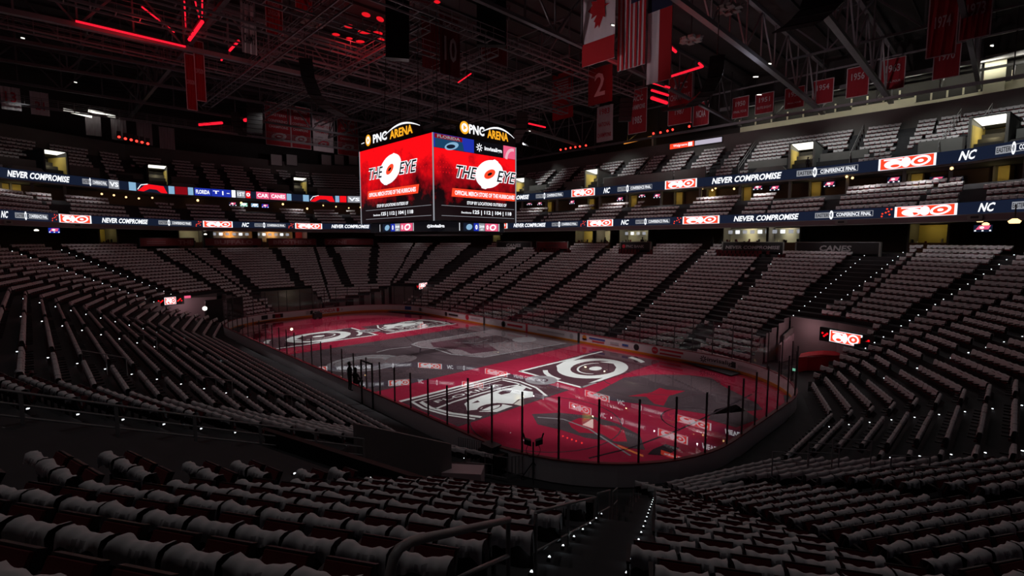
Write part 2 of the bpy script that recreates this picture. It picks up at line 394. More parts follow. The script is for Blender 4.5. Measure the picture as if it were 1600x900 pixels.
def upper_rows():
    L = []
    for j in range(6):
        d = 22.1+.9*j-.3; z = 13.05+.6*j
        for i, a, b, n in ringseg(d):
            Ls = (b-a).length; t = (b-a)/Ls; c = int((Ls-.12)/.55); off = (Ls-c*.55)/2
            for q in range(c):
                p = a+t*(off+(q+.5)*.55)
                al = p.x+(j-2)*.0 if abs(n.y) > .7 else p.y
                if any(abs(al-A) < .85 for A in (CLUBA if abs(n.y) > .7 else (-24, -16, -10.5, -4.8, 3.4, 10, 17, 25))): continue
                if j >= 4 and int((al+100)/6.3) % 3 == 0: continue
                if seen((p.x, p.y, z+.8), 20) and (p.x-CX) > -2 and p.y < 40: L.append((j, i, p.x, p.y, z, math.atan2(n.y, n.x)-math.pi/2, 1))
    for m_ in range(9):
        d = 29.5+.83*m_-.25; z = 19.55+.6*m_
        for i, a, b, n in ringseg(d):
            Ls = (b-a).length; t = (b-a)/Ls; c = int((Ls-.12)/.55); off = (Ls-c*.55)/2
            for q in range(c):
                p = a+t*(off+(q+.5)*.55); al = p.x if abs(n.y) > .7 else p.y
                if any(abs(al-A) < .75 for A in UPA): continue
                if any((Vector((p.x, p.y))-V).length < (3.3 if m_ < 5 else 0) for V in VOMP): continue
                if m_ < 3 and any((Vector((p.x, p.y))-V).length < 6.5 for V in VOMP): continue
                if seen((p.x, p.y, z+.8), 20) and (p.x-CX) > -2: L.append((m_, i, p.x, p.y, z, math.atan2(n.y, n.x)-math.pi/2, 2))
    return L
VOM = [tuple(ringhit(q, 30.4)[0]) for q in (1245, 1528, 924, 812, 473, 255, 98)]
VOMP = [Vector(v) for v in VOM]
UPA = [-29.5, -24.6, -11.5, -3, 5.5, 10, 20, 26, -8, 2, 16, 35]
UPPER = upper_rows()
# the 300 that show largest become single things
def near_key(s_):
    q = project((s_[2], s_[3], s_[4]+.8)); return q[2]+(0 if (-20 < q[0] < 1620 and -20 < q[1] < 915) else 500)
LOWER.sort(key=near_key)
NEAR, FAR = LOWER[:300], LOWER[300:]
parts = seat_parts(); pm = {}
for nme, (mb, _) in parts.items():
    o = mb.build(nme, local=True, smooth=nme in ('backrest', 'back_cushion')); pm[nme] = o.data; D.objects.remove(o)
rnd = random.Random(3); shirts = []
for q in range(10):
    vs, fs = shirt_mesh(rnd); mb = MB(); c0_, c1_ = rnd.uniform(4, 8), rnd.uniform(10, 14); pr_f = [f for i_, f in enumerate(fs) if i_ % 6 in (4, 5) and c0_ < i_//6 < c1_ and (i_//6+i_ % 6) % 3]; mb.add(vs, [f for f in fs if f not in pr_f], SHIRT); mb.f += pr_f; mb.mi += [mb.m(SHIRTG)]*len(pr_f); o = mb.build('draped_shirt', smooth=True); shirts.append(o.data); D.objects.remove(o)
bands = {}
for s_ in NEAR:
    k, i, x, y = s_[:4]; blk = 'left foreground' if side_of(x, y, AIS[13]) < 0 else 'right'
    if x > -23.1: blk = 'upper left'
    bands.setdefault((blk, k), []).append(s_)
ordn = lambda n: str(n)+('th' if 10 < n % 100 < 14 else {1: 'st', 2: 'nd', 3: 'rd'}.get(n % 10, 'th'))
rowrank = {}
for blk in ('left foreground', 'right', 'upper left'):
    for r_, (b_, k) in enumerate(sorted([q for q in bands if q[0] == blk], key=lambda q: -q[1])): rowrank[(b_, k)] = r_+1
for (blk, k), L in bands.items():
    L.sort(key=lambda s_: abs(s_[2]+23.1) if blk == 'upper left' else math.hypot(s_[2]-(-32.6-.5*(s_[4]-4)), s_[3]-(17+.95*(s_[4]-4))))
    where = {'left foreground': 'left of the stair rail', 'right': 'right of the stair', 'upper left': 'behind the ramp rail'}[blk]
    refw = 'stair' if blk != 'upper left' else 'rail'
    for n_, (k_, i, x, y, z, a, t_) in enumerate(L):
        r_ = rowrank[(blk, k)]
        loc = f'{ordn(n_+1)} from the {refw}, {ordn(r_)} row from top, {where}'
        e = empty('arena_seat', (x, y, z), f'red seat {loc}', 'seat', 'red tip-up seats nearest the camera', a)
        for nme, me in pm.items():
            c = D.objects.new(nme, me); COL.objects.link(c); c.parent = br if nme == 'back_cushion' else e
            if nme == 'backrest': br = c
        h = D.objects.new('draped_shirt', shirts[(n_*7+k*3) % 10]); COL.objects.link(h); h.location = (x, y, z); h.rotation_euler = (0, 0, a+random.uniform(-.03, .03))
        tag(h, f'shirt {loc}', 'shirt', 'white shirts draped over the nearest seats')
def mass(L, name, label, cat, shp, mt, jitter=.0, skip=None):
    V = []; F = []; MI = []; o = 0
    base_v = np.array(shp[0]); nv = len(base_v); fl = shp[1]; mi = shp[2]
    rs = np.random.RandomState(5)
    for (k, i, x, y, z, a, t_) in L:
        if skip and skip(k, x, y, t_): continue
        c, s_ = math.cos(a+rs.uniform(-jitter, jitter)), math.sin(a); v = base_v.copy(); v[:, 2] += rs.uniform(-.012, .012)
        if jitter: v[:, 0] *= rs.uniform(.95, 1.01)
        V.append(np.c_[v[:, 0]*c-v[:, 1]*s_+x, v[:, 0]*s_+v[:, 1]*c+y, v[:, 2]+z]); F += [tuple(q+o for q in f) for f in fl]; MI += mi; o += nv
    me = D.meshes.new(name); me.from_pydata(np.concatenate(V).tolist(), [], F)
    for q in mt: me.materials.append(q)
    me.polygons.foreach_set('material_index', MI); ob = D.objects.new(name, me); COL.objects.link(ob)
    return tag(ob, label, cat, kind='stuff')
mb = MB(); q = frame((0, 0, 0), (1, 0, 0)); bx = lambda x0, x1, y0, y1, z0, z1, mt: mb.box(lambda u, v, n: Vector((u, v, n)), x0, x1, y0, y1, z0, z1, mt)
bx(-.23, .23, -.31, -.24, .4, .81, SEATP); bx(-.205, .205, -.24, -.2, .42, .78, SEATR); bx(-.2, .2, -.19, -.13, .42, .5, SEATR); bx(-.28, -.24, -.28, .06, .58, .64, SEATP)
lo = (mb.v, mb.f, mb.mi)
mass(FAR, 'distant_seats', 'thousands of red tip-up seats filling the lower bowl', 'seats', lo, mb.mats)
mass(UPPER, 'upper_tier_seats', 'rows of red tip-up seats on the club and upper tiers', 'seats', lo, mb.mats)
vs, fs = shirt_mesh(random.Random(1), True)
sh = (vs, fs, [0]*len(fs))
def bare(k, x, y, t_):
    if t_ or k not in (22, 23): return False
    q = project((x, y, 9)); return q and any(a_ < q[0] < b_ for a_, b_ in ((834, 890), (966, 1018), (1118, 1224)))
mass(FAR, 'distant_shirts', 'white shirts draped on every seat of the lower bowl', 'shirts', sh, [SHIRT], .04, bare)

mass(UPPER, 'upper_tier_shirts', 'white shirts on the seats of the club and upper tiers', 'shirts', sh, [SHIRT], .04)

# ---------------------------------------------------------------- ice with the projected show's light painted into its colours
def icemat(name, col, noise=.12, sc=.8):
    m = mat(name, col, .16, spec=.45, noise=noise, nscale=sc); b = m.node_tree.nodes['Principled BSDF']
    b.inputs['Coat Weight'].default_value = 1; b.inputs['Coat Roughness'].default_value = .012; b.inputs['Coat IOR'].default_value = 2.0; b.inputs['Specular IOR Level'].default_value = 0
    return m
I_RED = icemat('projection_red', (.36, .022, .055)); I_GRY = icemat('projection_grey', (.085, .062, .07), .3); I_DRK = icemat('ice_maroon_dark', (.095, .045, .058), .2)
I_WHT = icemat('projection_white', (.80, .88, .84), .05); I_PAL = icemat('projection_pale', (.30, .30, .31), .3); I_MID = icemat('projection_mid_grey', (.20, .17, .18), .35, 2); I_BLK = icemat('ice_dark_line', (.03, .022, .028))
I_RED2 = icemat('projection_bright_red', (.40, .022, .05), .1)
RL, RB, RR = 30.48, 12.95, 8.53
def rink(off=0, n=14, L=RL, B=RB, R=RR):
    P = []
    for sx, sy, a0 in ((1, 1, 0), (-1, 1, 90), (-1, -1, 180), (1, -1, 270)):
        for q in range(n+1):
            a = math.radians(a0+90*q/n); P.append((sx*(L-R)+(R+off)*math.cos(a), sy*(B-R)+(R+off)*math.sin(a)))
    return P
ice = MB(); fi = lambda u, v, n=0: Vector((u, v, n))
ice.poly(fi, rink(), -.004, I_RED)
ice_o = struct(ice.build('floor_ice')); ice_o['label'] = 'rink ice with the red team projection painted into its colour'
dec = MB(); dec.box(fi, -8.1, 8.2, -12.9, 12.9, 0.0, .001, I_GRY)
# neutral zone outline art
dec.ell(fi, .2, 7.6, 2.9, 3.4, .003, I_PAL, 0); dec.ringell(fi, (.2, 7.6, 2.5, 2.9, 0), (.2, 7.6, 2.3, 2.7, 0), .004, I_MID); dec.ell(fi, .2, 7.6, 1.6, 1.9, .004, I_MID)
dec.ell(fi, -.8, 4.6, 1.3, 1.7, .005, I_MID, .4)
dec.ngon(fi, [(4.6, -11.8), (4.63, -.8), (4.0, .3), (2.1, .4), (-.2, -.9), (-2.4, -.2), (-5.3, -1.4), (-6.8, -11.8)], .002, I_MID)
dec.ngon(fi, [(2.8, -7.8), (3.4, -1.6), (1.4, -.6), (-1.6, -1.8), (-3.6, -1.4), (-4.4, -4.2), (-1.5, -5.5)], .003, I_DRK)
dec.ngon(fi, [(1.5, -9.5), (2.2, -4.4), (-.6, -4.2), (-2.6, -8.8)], .004, I_GRY)
dec.line(fi, [(4.6, -11.8), (4.63, -.8), (4.0, .3), (2.1, .45), (.6, -.2)], .22, .005, I_PAL)
dec.line(fi, [(.6, -.2), (-2.4, .1), (-5.5, -1.3), (-6.8, -11.8)], .22, .005, I_PAL)
dec.line(fi, [(3.1, 1.0), (3.7, 3.2), (3.3, 4.8)], .2, .005, I_PAL); dec.line(fi, [(2, .6), (.3, 1.8), (-1, 1.6), (-3.2, .2), (-4.4, -1.2)], .12, .005, I_BLK)
for t in range(5): dec.line(fi, [(2.6-t*1.1, -3-t*.4), (.8-t*.9, -4.4-t*.9), (1.5-t, -6.8-t*.5)], .1, .006, I_PAL if t % 2 else I_MID)
dec.ell(fi, -2.4, -10, 1.3, 1.5, .005, I_PAL, .3)
def panels(sg):
    f1 = lambda u, v, n=0: Vector((sg*(-14.6+v), sg*(-6.0-u), n))      # swirl panel: u to the right, v towards centre ice
    dec.box(f1, -5.8, 5.75, -3.3, 3.3, .0015, .002, I_DRK)
    dec.line(f1, [(-5.75, 3.2), (5.2, 2.75)], .3, .004, I_WHT); dec.line(f1, [(-5.75, 3.3), (-5.75, -3.3)], .3, .004, I_WHT); dec.line(f1, [(-5.8, -3.2), (-4.0, -3.2)], .25, .004, I_PAL)
    dec.ringell(f1, (-.5, -.35, 3.65, 2.75, .12), (-.35, -.45, 2.75, 1.85, .2), .005, I_WHT)
    dec.ringell(f1, (-.55, -.55, 2.0, 1.35, .2), (-.5, -.6, 1.88, 1.25, .2), .005, I_WHT, a0=20, a1=210)
    dec.ell(f1, -.55, -.65, .72, .5, .006, I_WHT, .2)
    dec.ngon(f1, [(-3.3, 1.2), (-2.2, 2.3), (-.6, 2.75), (2.2, 3.1), (3.6, 2.9), (1.2, 2.55), (-.4, 2.3), (-1.8, 1.7)], .006, I_WHT)
    dec.ngon(f1, [(2.4, -1.6), (1.2, -2.6), (-.4, -3.1), (-3.4, -3.15), (-4.6, -2.9), (-2.0, -2.75), (-.2, -2.3), (1.0, -1.7), (1.9, -.8), (1.6, .5), (2.6, -.2)], .006, I_WHT)
    dec.ringell(f1, (-.2, -.3, 5.3, 3.9, .1), (-.2, -.3, 4.85, 3.5, .1), .005, I_WHT, a0=135, a1=178)
    dec.ringell(f1, (-.2, -.3, 5.6, 4.2, .1), (-.3, -.3, 5.1, 3.9, .1), .005, I_WHT, a0=-38, a1=-10)
    f2 = lambda u, v, n=0: Vector((sg*(-14.3+v), sg*(6.0-u), n))       # shield panel
    dec.box(f2, -5.1, 5.1, -3.2, 3.15, .0015, .002, I_DRK)
    dec.line(f2, [(-5.1, 3.1), (5.1, 3.0)], .32, .004, I_WHT); dec.line(f2, [(-5.1, -3.1), (5.1, -3.1)], .3, .004, I_GRY)
    top = [(-4.55, 2.5), (3.75, 2.5)]
    dec.line(f2, top, .2, .005, I_WHT)
    dec.line(f2, [(-4.55, 2.5), (-4.75, .8), (-4.4, -1.2), (-3.6, -3)], .2, .005, I_WHT); dec.line(f2, [(-4.15, 2.0), (-4.35, .6), (-4.0, -1.2), (-3.3, -2.6), (-3.1, -3)], .3, .005, I_WHT)
    dec.line(f2, [(3.75, 2.5), (4.1, .8), (3.8, -1.2), (2.9, -3)], .2, .005, I_WHT); dec.line(f2, [(3.4, 2.1), (3.6, .6), (3.3, -1.2)], .2, .005, I_WHT)
    dec.line(f2, [(-4.1, 2.05), (3.4, 2.05)], .1, .005, I_WHT)
    dec.line(f2, [(-4.25, .2), (-2.6, .5), (0, .62), (2.4, .5), (3.6, .15)], .2, .005, I_WHT)
    dec.text(f2, 'FLORIDA', -.45, 1.3, .52, 6.0, .006, I_WHT, fat=.01)
    dec.ngon(f2, [(-2.3, -.35), (-1.5, .05), (-.4, .15), (.5, .2), (1.3, .3), (2.4, .1), (3.2, .2), (3.4, -.6), (2.6, -1.0), (2.9, -1.7), (2.1, -2.5), (.9, -2.2), (.0, -2.6), (-.6, -1.7), (-1.5, -1.5), (-2.2, -1.9), (-3.0, -1.5), (-2.6, -.9)], .006, I_WHT)
    dec.ngon(f2, [(.9, -.15), (1.6, .0), (2.1, -.4), (1.5, -.75), (.8, -.6)], .007, I_DRK); dec.ngon(f2, [(-1.9, -.6), (-1.2, -.4), (-1.3, -.8)], .007, I_DRK)
    dec.ngon(f2, [(-2.6, -2.15), (-1.4, -1.9), (-.5, -2.2), (-.3, -2.9), (-1.8, -3.0)], .006, I_WHT); dec.ringell(f2, (-1.5, -2.0, .95, .55, 0), (-1.5, -2.05, .78, .4, 0), .008, I_DRK)
    # round medallion between the panels
    fm = lambda u, v, n=0: Vector((sg*(-14.4+v), sg*(.45-u), n))
    dec.ell(fm, 0, 0, 1.25, 1.25, .007, I_PAL); dec.ringell(fm, (0, 0, .55, .55, 0), (0, 0, .4, .4, 0), .008, I_DRK); dec.ngon(fm, [(-.25, -.1), (.1, .2), (.3, .1), (-.1, -.25)], .008, I_DRK)
panels(1); panels(-1)
# near end: grey player silhouette art and rink lines under the ice
pz = lambda L: [tuple(onz(x, y, 0)[:2]) for x, y in L]
dec.ngon(fi, pz([(975, 590), (1019, 585), (1075, 586), (1112, 590), (1131, 604), (1184, 631), (1192, 640), (1110, 648), (1060, 640), (1010, 632), (955, 626), (925, 617)]), .002, I_GRY)
dec.ngon(fi, pz([(981, 619), (1018, 613), (1031, 606), (1042, 609), (1071, 611), (1045, 619), (1037, 634), (1022, 631), (1010, 620)]), .003, I_RED2)
dec.ngon(fi, pz([(831, 647), (875, 645), (925, 650), (965, 662), (1000, 680), (1008, 703), (985, 700), (945, 688), (915, 684), (878, 672), (840, 663)]), .002, I_GRY)
dec.ngon(fi, pz([(888, 660), (905, 653), (930, 655), (940, 664), (962, 666), (975, 672), (980, 690), (960, 690), (940, 678), (905, 676), (893, 668)]), .003, I_RED2)
dec.ngon(fi, pz([(1118, 640), (1150, 632), (1185, 655), (1150, 668), (1105, 655)]), .002, I_GRY)
dec.line(fi, pz([(840, 652), (880, 655), (920, 670), (985, 712)]), .12, .004, I_PAL); dec.line(fi, pz([(920, 716), (985, 700), (1060, 672), (1110, 648), (1175, 616)]), .12, .004, I_BLK)
dec.line(fi, [(-26.9+2.2*math.cos(t/10)*1, 2.2*math.sin(t/10)) for t in range(-15, 16)], .08, .004, I_BLK)
for cy in (6.7, -6.7): dec.ringell(fi, (-20.4, cy, 4.57, 4.57, 0), (-20.4, cy, 4.49, 4.49, 0), .0035, I_DRK)
dec.ngon(fi, pz([(1020, 702), (1040, 694), (1062, 700), (1040, 712), (1012, 710)]), .004, I_BLK)
do = dec.build('painted_projection'); do.parent = ice_o

# ---------------------------------------------------------------- rink boards and glass
GL = D.materials.new('clear_glass'); GL.use_nodes = True; nt = GL.node_tree; nt.nodes.clear()
o_ = nt.nodes.new('ShaderNodeOutputMaterial'); mx = nt.nodes.new('ShaderNodeMixShader'); tr = nt.nodes.new('ShaderNodeBsdfTransparent'); gs = nt.nodes.new('ShaderNodeBsdfGlossy'); fr_ = nt.nodes.new('ShaderNodeMath'); fr_.operation = 'MULTIPLY_ADD'; fr_.inputs[1].default_value = .12; fr_.inputs[2].default_value = .02; lw = nt.nodes.new('ShaderNodeLayerWeight'); lw.inputs[0].default_value = .15; nt.links.new(lw.outputs['Facing'], fr_.inputs[0]); tr.inputs[0].default_value = (.985, .988, .99, 1); gs.inputs['Roughness'].default_value = .02
nt.links.new(fr_.outputs[0], mx.inputs[0]); nt.links.new(tr.outputs[0], mx.inputs[1]); nt.links.new(gs.outputs[0], mx.inputs[2]); nt.links.new(mx.outputs[0], o_.inputs[0])
def loop(mb, o0, o1, z0, z1, mt):
    A, B = rink(o0), rink(o1); n = len(A)
    for i in range(n):
        a, b, c, d = A[i], A[(i+1) % n], B[(i+1) % n], B[i]
        for z, q in ((z1, 0),): mb.quad((*a, z1), (*b, z1), (*c, z1), (*d, z1), mt)
        mb.quad((*a, z0), (*b, z0), (*b, z1), (*a, z1), mt); mb.quad((*c, z0), (*d, z0), (*d, z1), (*c, z1), mt)
boards = empty('rink_boards', (0, 0, 0), 'white dasher boards with adverts and glass around the ice rink', 'boards')
mb = MB(); loop(mb, 0, .14, 0, 1.03, BOARDW); mb.build('board_panel', boards)
mb = MB(); loop(mb, -.03, 0, .0, .22, KICK); mb.build('kick_plate', boards)
mb = MB(); loop(mb, -.03, .17, 1.03, 1.09, DRED); mb.build('cap_rail', boards)
P = []; R_ = rink(.07, 40); acc = 0
for i in range(len(R_)):
    a, b = Vector(R_[i]), Vector(R_[(i+1) % len(R_)]); L = (b-a).length
    while acc < L: P.append(a+(b-a)*(acc/L)); acc += 1.76
    acc -= L
P = P[:98]
for i, p in enumerate(P):
    q = P[(i+1) % len(P)]; end = abs(p.x) > 20; h = 3.95 if end else 3.2
    mb = MB(); mb.box(lambda u, v, n: Vector((p.x+u, p.y+v, n)), -.035, .035, -.035, .035, 1.09, h, STEELD); mb.build('stanchion', boards)
    t = (q-p).normalized(); mb = MB(); mb.box(frame((p.x, p.y, 1.09), (t.x, t.y, 0)), .04, (q-p).length-.04, 0, h-1.12, -.006, .006, GL); mb.build('glass_pane', boards)
OUTL = [Vector(p) for p in rink(-.012, 30)]
def along(c):          # frame that follows the inside face of the boards around the corners
    c = Vector(c); k0 = min(range(len(OUTL)), key=lambda k: (OUTL[k]+(OUTL[(k+1) % len(OUTL)]-OUTL[k])*.5-c).length if (OUTL[(k+1) % len(OUTL)]-OUTL[k]).length < 3 else (0 if False else max(0, dist_seg(c.x, c.y, (tuple(OUTL[k]), tuple(OUTL[(k+1) % len(OUTL)]))))))
    a, b = OUTL[k0], OUTL[(k0+1) % len(OUTL)]; s0 = (c-a).dot((b-a).normalized())
    def fr(u, v, n=0):
        k = k0; s_ = s0-u                      # the outline runs clockwise seen from the ice, text runs the other way
        s_ = s0+u*SGN
        while True:
            p, q = OUTL[k], OUTL[(k+1) % len(OUTL)]; L = (q-p).length
            if s_ > L and L > 0: s_ -= L; k = (k+1) % len(OUTL)
            elif s_ < 0: k = (k-1) % len(OUTL); s_ += (OUTL[(k+1) % len(OUTL)]-OUTL[k]).length
            else: break
        t = (q-p).normalized() if L > 1e-6 else Vector((1, 0)); m_ = p+t*s_; inn = Vector((-t.y, t.x)); inn = inn if inn.dot(-m_) > 0 else -inn
        return Vector((m_.x+inn.x*n, m_.y+inn.y*n, v))
    return fr
SGN = -1
fside = lambda x: along((x, -12.938))       # inside face of the far boards, seen from the ice
def advert(fr, label, items):
    mb = MB()
    for it in items:
        if it[0] == 't': mb.text(fr, it[1], it[2], it[3], it[4], it[5], .012, it[6], fat=.015)
        elif it[0] == 'c': mb.ell(fr, it[1], it[2], it[3], it[3], .010, it[4])
        elif it[0] == 'b': mb.poly(fr, [(it[1], it[2]), (it[3], it[2]), (it[3], it[4]), (it[1], it[4])], .010, it[5])
        elif it[0] == 's':
            for q in range(8):
                a = q*math.pi/4; mb.line(fr, [(it[1]+.1*math.cos(a), it[2]+.1*math.sin(a)), (it[1]+.3*math.cos(a), it[2]+.3*math.sin(a))], .08, .012, it[3])
    o = mb.build('advert', boards); o['label'] = label
adx = lambda px: onx(px, 0, 0) and ony(px, 560, -12.95).x
advert(fside(adx(1118)), 'invisalign advert', [('s', -1.05, .6, INK), ('t', 'invisalign', .55, .6, .48, 2.5, INK)])
advert(fside(adx(1040)), 'red PNC advert', [('c', -1.1, .62, .33, INKR), ('t', 'PNC', -1.1, .62, .14, .4, BOARDW), ('b', -.6, .68, 1.7, .86, INKR), ('b', -.6, .35, 1.5, .5, INKR)])
advert(fside(adx(994)), 'small crest advert', [('c', 0, .6, .3, INK), ('b', -1.6, .5, -.9, .7, INKB), ('b', -3, .45, -2, .7, mat('faded_ink', (.5, .5, .52), .6))])
advert(fside(adx(925)), 'orange and blue ferry advert', [('c', -1, .65, .28, INKO), ('b', -1.3, .4, -.7, .58, INKB), ('b', -.4, .62, 1.6, .8, INKB), ('b', 0, .38, 1.5, .5, INKR)])
advert(fside(adx(860)), 'pale grey advert lines', [('b', -2, .5, 2, .7, MATS['faded_ink']), ('c', 3, .6, .25, MATS['faded_ink'])])
advert(fside(adx(800)), 'round crest and red name advert', [('c', -1.5, .6, .36, INK), ('c', -1.5, .6, .22, BOARDW), ('b', -.8, .5, 1.8, .75, INKR)])
advert(fside(adx(735)), 'red dot advert', [('c', -.6, .65, .35, INKR), ('b', .1, .55, 2, .75, MATS['faded_ink'])])
advert(fside(adx(706)), 'black leaf advert', [('c', -1.2, .6, .3, INK), ('b', -.6, .5, 1.5, .75, INK)])
advert(fside(adx(1160)), 'shield advert in the near corner', [('b', -.7, .35, -.3, .85, INK), ('b', -.1, .45, 1.8, .7, MATS['faded_ink'])])
mb = MB()
for x in (adx(757)-.0, adx(904)): mb.box(frame((x, -12.93, 0), (-1, 0, 0)), -.14, .14, .0, 1.1, 0, .03, INK)
mb.box(frame((adx(823), -12.93, 0), (-1, 0, 0)), -.14, .14, 0, 1.1, 0, .03, INKR); mb.build('line_marker', boards)
fend = lambda y: frame((30.475, y, 0), (0, -1, 0))
def ady(px): return onx(px, 490, 30.48).y
advert(fend(ady(520)), 'HONDA advert at the far end', [('t', 'HONDA', -.9, .62, .5, 2.6, INKR), ('b', .6, .35, 1.0, .9, INKR), ('b', 1.3, .45, 3.3, .75, MATS['faded_ink'])])
advert(fend(ady(584)), 'dark crest and name advert', [('b', -1.6, .35, -1.1, .95, INK), ('b', -.6, .5, 1.2, .75, INK)])
advert(fend(0.0+ady(610)-.5), 'small black word advert', [('b', -.6, .5, .6, .68, INK)])
# corner adverts
def corner_adv(px, w_, label, mt, txt=None):
    best = None
    Rk = rink(-.012, 30)
    for i in range(len(Rk)):
        a, b = Vector(Rk[i]), Vector(Rk[(i+1) % len(Rk)]); m_ = (a+b)/2
        if m_.x < 15: continue
        q = project((m_.x, m_.y, .6))
        if q and (best is None or abs(q[0]-px) < best[0]): best = (abs(q[0]-px), m_, (b-a).normalized())
    m_, t = best[1], best[2]; fr = frame((m_.x, m_.y, 0), (-t.x, -t.y, 0)); mb = MB()
    if fr(0, 0, 1).xy.length > m_.length: fr = frame((m_.x, m_.y, 0), (t.x, t.y, 0))
    if txt: mb.text(fr, txt, 0, .62, .36, w_, .03, mt, fat=.015)
    else: mb.poly(fr, [(-w_/2, .35), (w_/2, .35), (w_/2, .88), (-w_/2, .88)], .03, mt)
    o = mb.build('advert', boards); o['label'] = label
for px, w_, l_, m_, t_ in ((414, .9, 'small dark word advert', INK, None), (437, 1.4, 'black script advert', INK, None), (454, .7, 'red square advert', INKR, None), (466, .4, 'black crest advert', INK, None), (480, 1.6, 'grey word advert', MATS['faded_ink'], None), (636, 1.2, 'blue and grey advert', INKB, None), (662, 1, 'pink word advert', MATS['faded_ink'], None), (682, .5, 'black swirl advert', INK, None)):
    corner_adv(px, w_, l_, m_, t_)

# ---------------------------------------------------------------- display graphics shared by the LED boards
def rs_(mb, fr, u0, u1, v0, v1, n, mt, k=10):
    for q in range(k): a, b = u0+(u1-u0)*q/k, u0+(u1-u0)*(q+1)/k; mb.quad(fr(a, v0, n), fr(b, v0, n), fr(b, v1, n), fr(a, v1, n), mt)
def swirl_panel(mb, fr, w_, h):          # orange-red panel with white bird head, crest and storm eye
    rs_(mb, fr, -w_/2, w_/2, -h/2, h/2, .02, E_W); rs_(mb, fr, -w_*.46, w_*.46, -h*.46, h*.46, .045, E_OR)
    mb.ell(fr, -w_*.22, -h*.08, w_*.17, h*.36, .07, E_W); mb.ell(fr, -w_*.19, -h*.22, w_*.08, h*.12, .09, E_OR); mb.line(fr, [(-w_*.4, h*.34), (-w_*.25, h*.34), (-w_*.06, h*.34)], h*.12, .075, E_W)
    mb.ell(fr, 0, 0, w_*.085, h*.42, .1, E_W)
    mb.ringell(fr, (w_*.25, 0, w_*.17, h*.42, .15), (w_*.25, 0, w_*.12, h*.26, .15), .07, E_W); mb.ell(fr, w_*.25, 0, w_*.05, h*.13, .07, E_W)
def ecf(mb, fr, w_, h, full=True):
    rs_(mb, fr, -w_/2, w_/2, -h*.26, h*.26, .02, E_GREY); rs_(mb, fr, -w_*.16, w_*.49, -h*.21, h*.21, .03, E_NAVY)
    mb.text(fr, 'EASTERN', -w_*.34, 0, h*.34, w_*.28, .035, E_BLK, fat=.02); mb.text(fr, 'CONFERENCE FINAL', w_*.18, 0, h*.34, w_*.58, .045, E_W, fat=.02)
    mb.ell(fr, -w_*.2, 0, w_*.035, h*.42, .035, E_W); mb.ell(fr, -w_*.2, 0, w_*.018, h*.22, .04, E_GREY)
def redbits(mb, fr, w_, h):
    for i, (u, v) in enumerate(((-.3, -.1), (0, 0), (.25, .1), (.1, .35), (.5, .3), (-.35, -.35), (.35, -.2))): mb.ell(fr, u*w_, v*h, h*.09, h*.08, .02, E_OR, k=8)
def nc(mb, fr, w_, h): mb.text(fr, 'NC', 0, 0, h*.72, w_, .02, E_W, shear=.25, fat=.03)
def never(mb, fr, w_, h, t='NEVER COMPROMISE'): mb.text(fr, t, 0, 0, h*.66, w_, .02, E_W, shear=.2, fat=.035)
def ribbon(name, d, z0, z1, label, items):
    e = empty(name, (0, -12.95-d, z0), label, 'display'); mb = MB()
    ring_strip(mb, d-.06, z0, d-.06, z1, E_NAVY); ring_strip(mb, d-.06, z1, d+.12, z1, STEEL); ring_strip(mb, d-.1, z0-.06, d-.06, z0, STEEL); ring_strip(mb, d-.1, z0-.06, d+.1, z0-.06, STEEL)
    mb.build('led_band', e)
    zc, h = (z0+z1)/2, z1-z0
    for kind, pa, pb, *ex in items:
        A, n, i = ringhit(pa, d-.06); B, n2, j = ringhit(pb, d-.06); RR_ = ring(d-.06); path = [A]; ii = i
        while ii != j: ii = (ii+1) % 16; path.append(RR_[ii])
        path.append(B); segs = []; tot = 0
        for p_, q_ in zip(path[:-1], path[1:]): segs.append((tot, p_, (q_-p_).normalized())); tot += (q_-p_).length
        half = tot/2
        def fr(u, v, nn=0, segs=segs, half=half):
            s_ = u+half; g_ = segs[0]
            for c_ in segs[1:]:
                if s_ > c_[0]: g_ = c_
            p_ = g_[1]+g_[2]*(s_-g_[0]); k_ = Vector((-g_[2].y, g_[2].x)); k_ = k_ if k_.dot(-p_) > 0 else -k_
            return Vector((p_.x+k_.x*(nn+.01), p_.y+k_.y*(nn+.01), zc+v))
        mb = MB(); w_ = half*2
        lab = {'S': 'red and white team swirl panel', 'E': 'EASTERN CONFERENCE FINAL panel', 'R': 'red pixel burst', 'N': 'white NC letters', 'V': 'NEVER COMPROMISE lettering'}.get(kind, 'coloured team graphic')
        if kind == 'S': swirl_panel(mb, fr, w_, h)
        elif kind == 'E': ecf(mb, fr, w_, h*1.1)
        elif kind == 'R': redbits(mb, fr, w_, h)
        elif kind == 'N': nc(mb, fr, w_, h)
        elif kind == 'V': never(mb, fr, w_, h)
        elif kind == 'C':
            rs_(mb, fr, -w_/2, w_/2, -h*.5, h*.5, .02, ex[0])
            if len(ex) > 1: mb.text(fr, ex[1], 0, 0, h*.55, w_*.85, .05, ex[2], fat=.03)
        elif kind == 'A':
            mb.ngon(fr, [(-w_/2, -h*.45), (-w_*.2, h*.48), (w_*.4, h*.42), (w_*.5, -h*.48), (w_*.3, -h*.45), (w_*.15, -h*.1), (-w_*.1, -.1*h), (-w_*.3, -h*.48)], .02, E_RED)
            mb.line(fr, [(-w_*.5, -h*.3), (-w_*.38, h*.3), (-w_*.15, h*.48)], h*.1, .03, E_W)
        o = mb.build('display_panel', e); o['label'] = lab
    return e
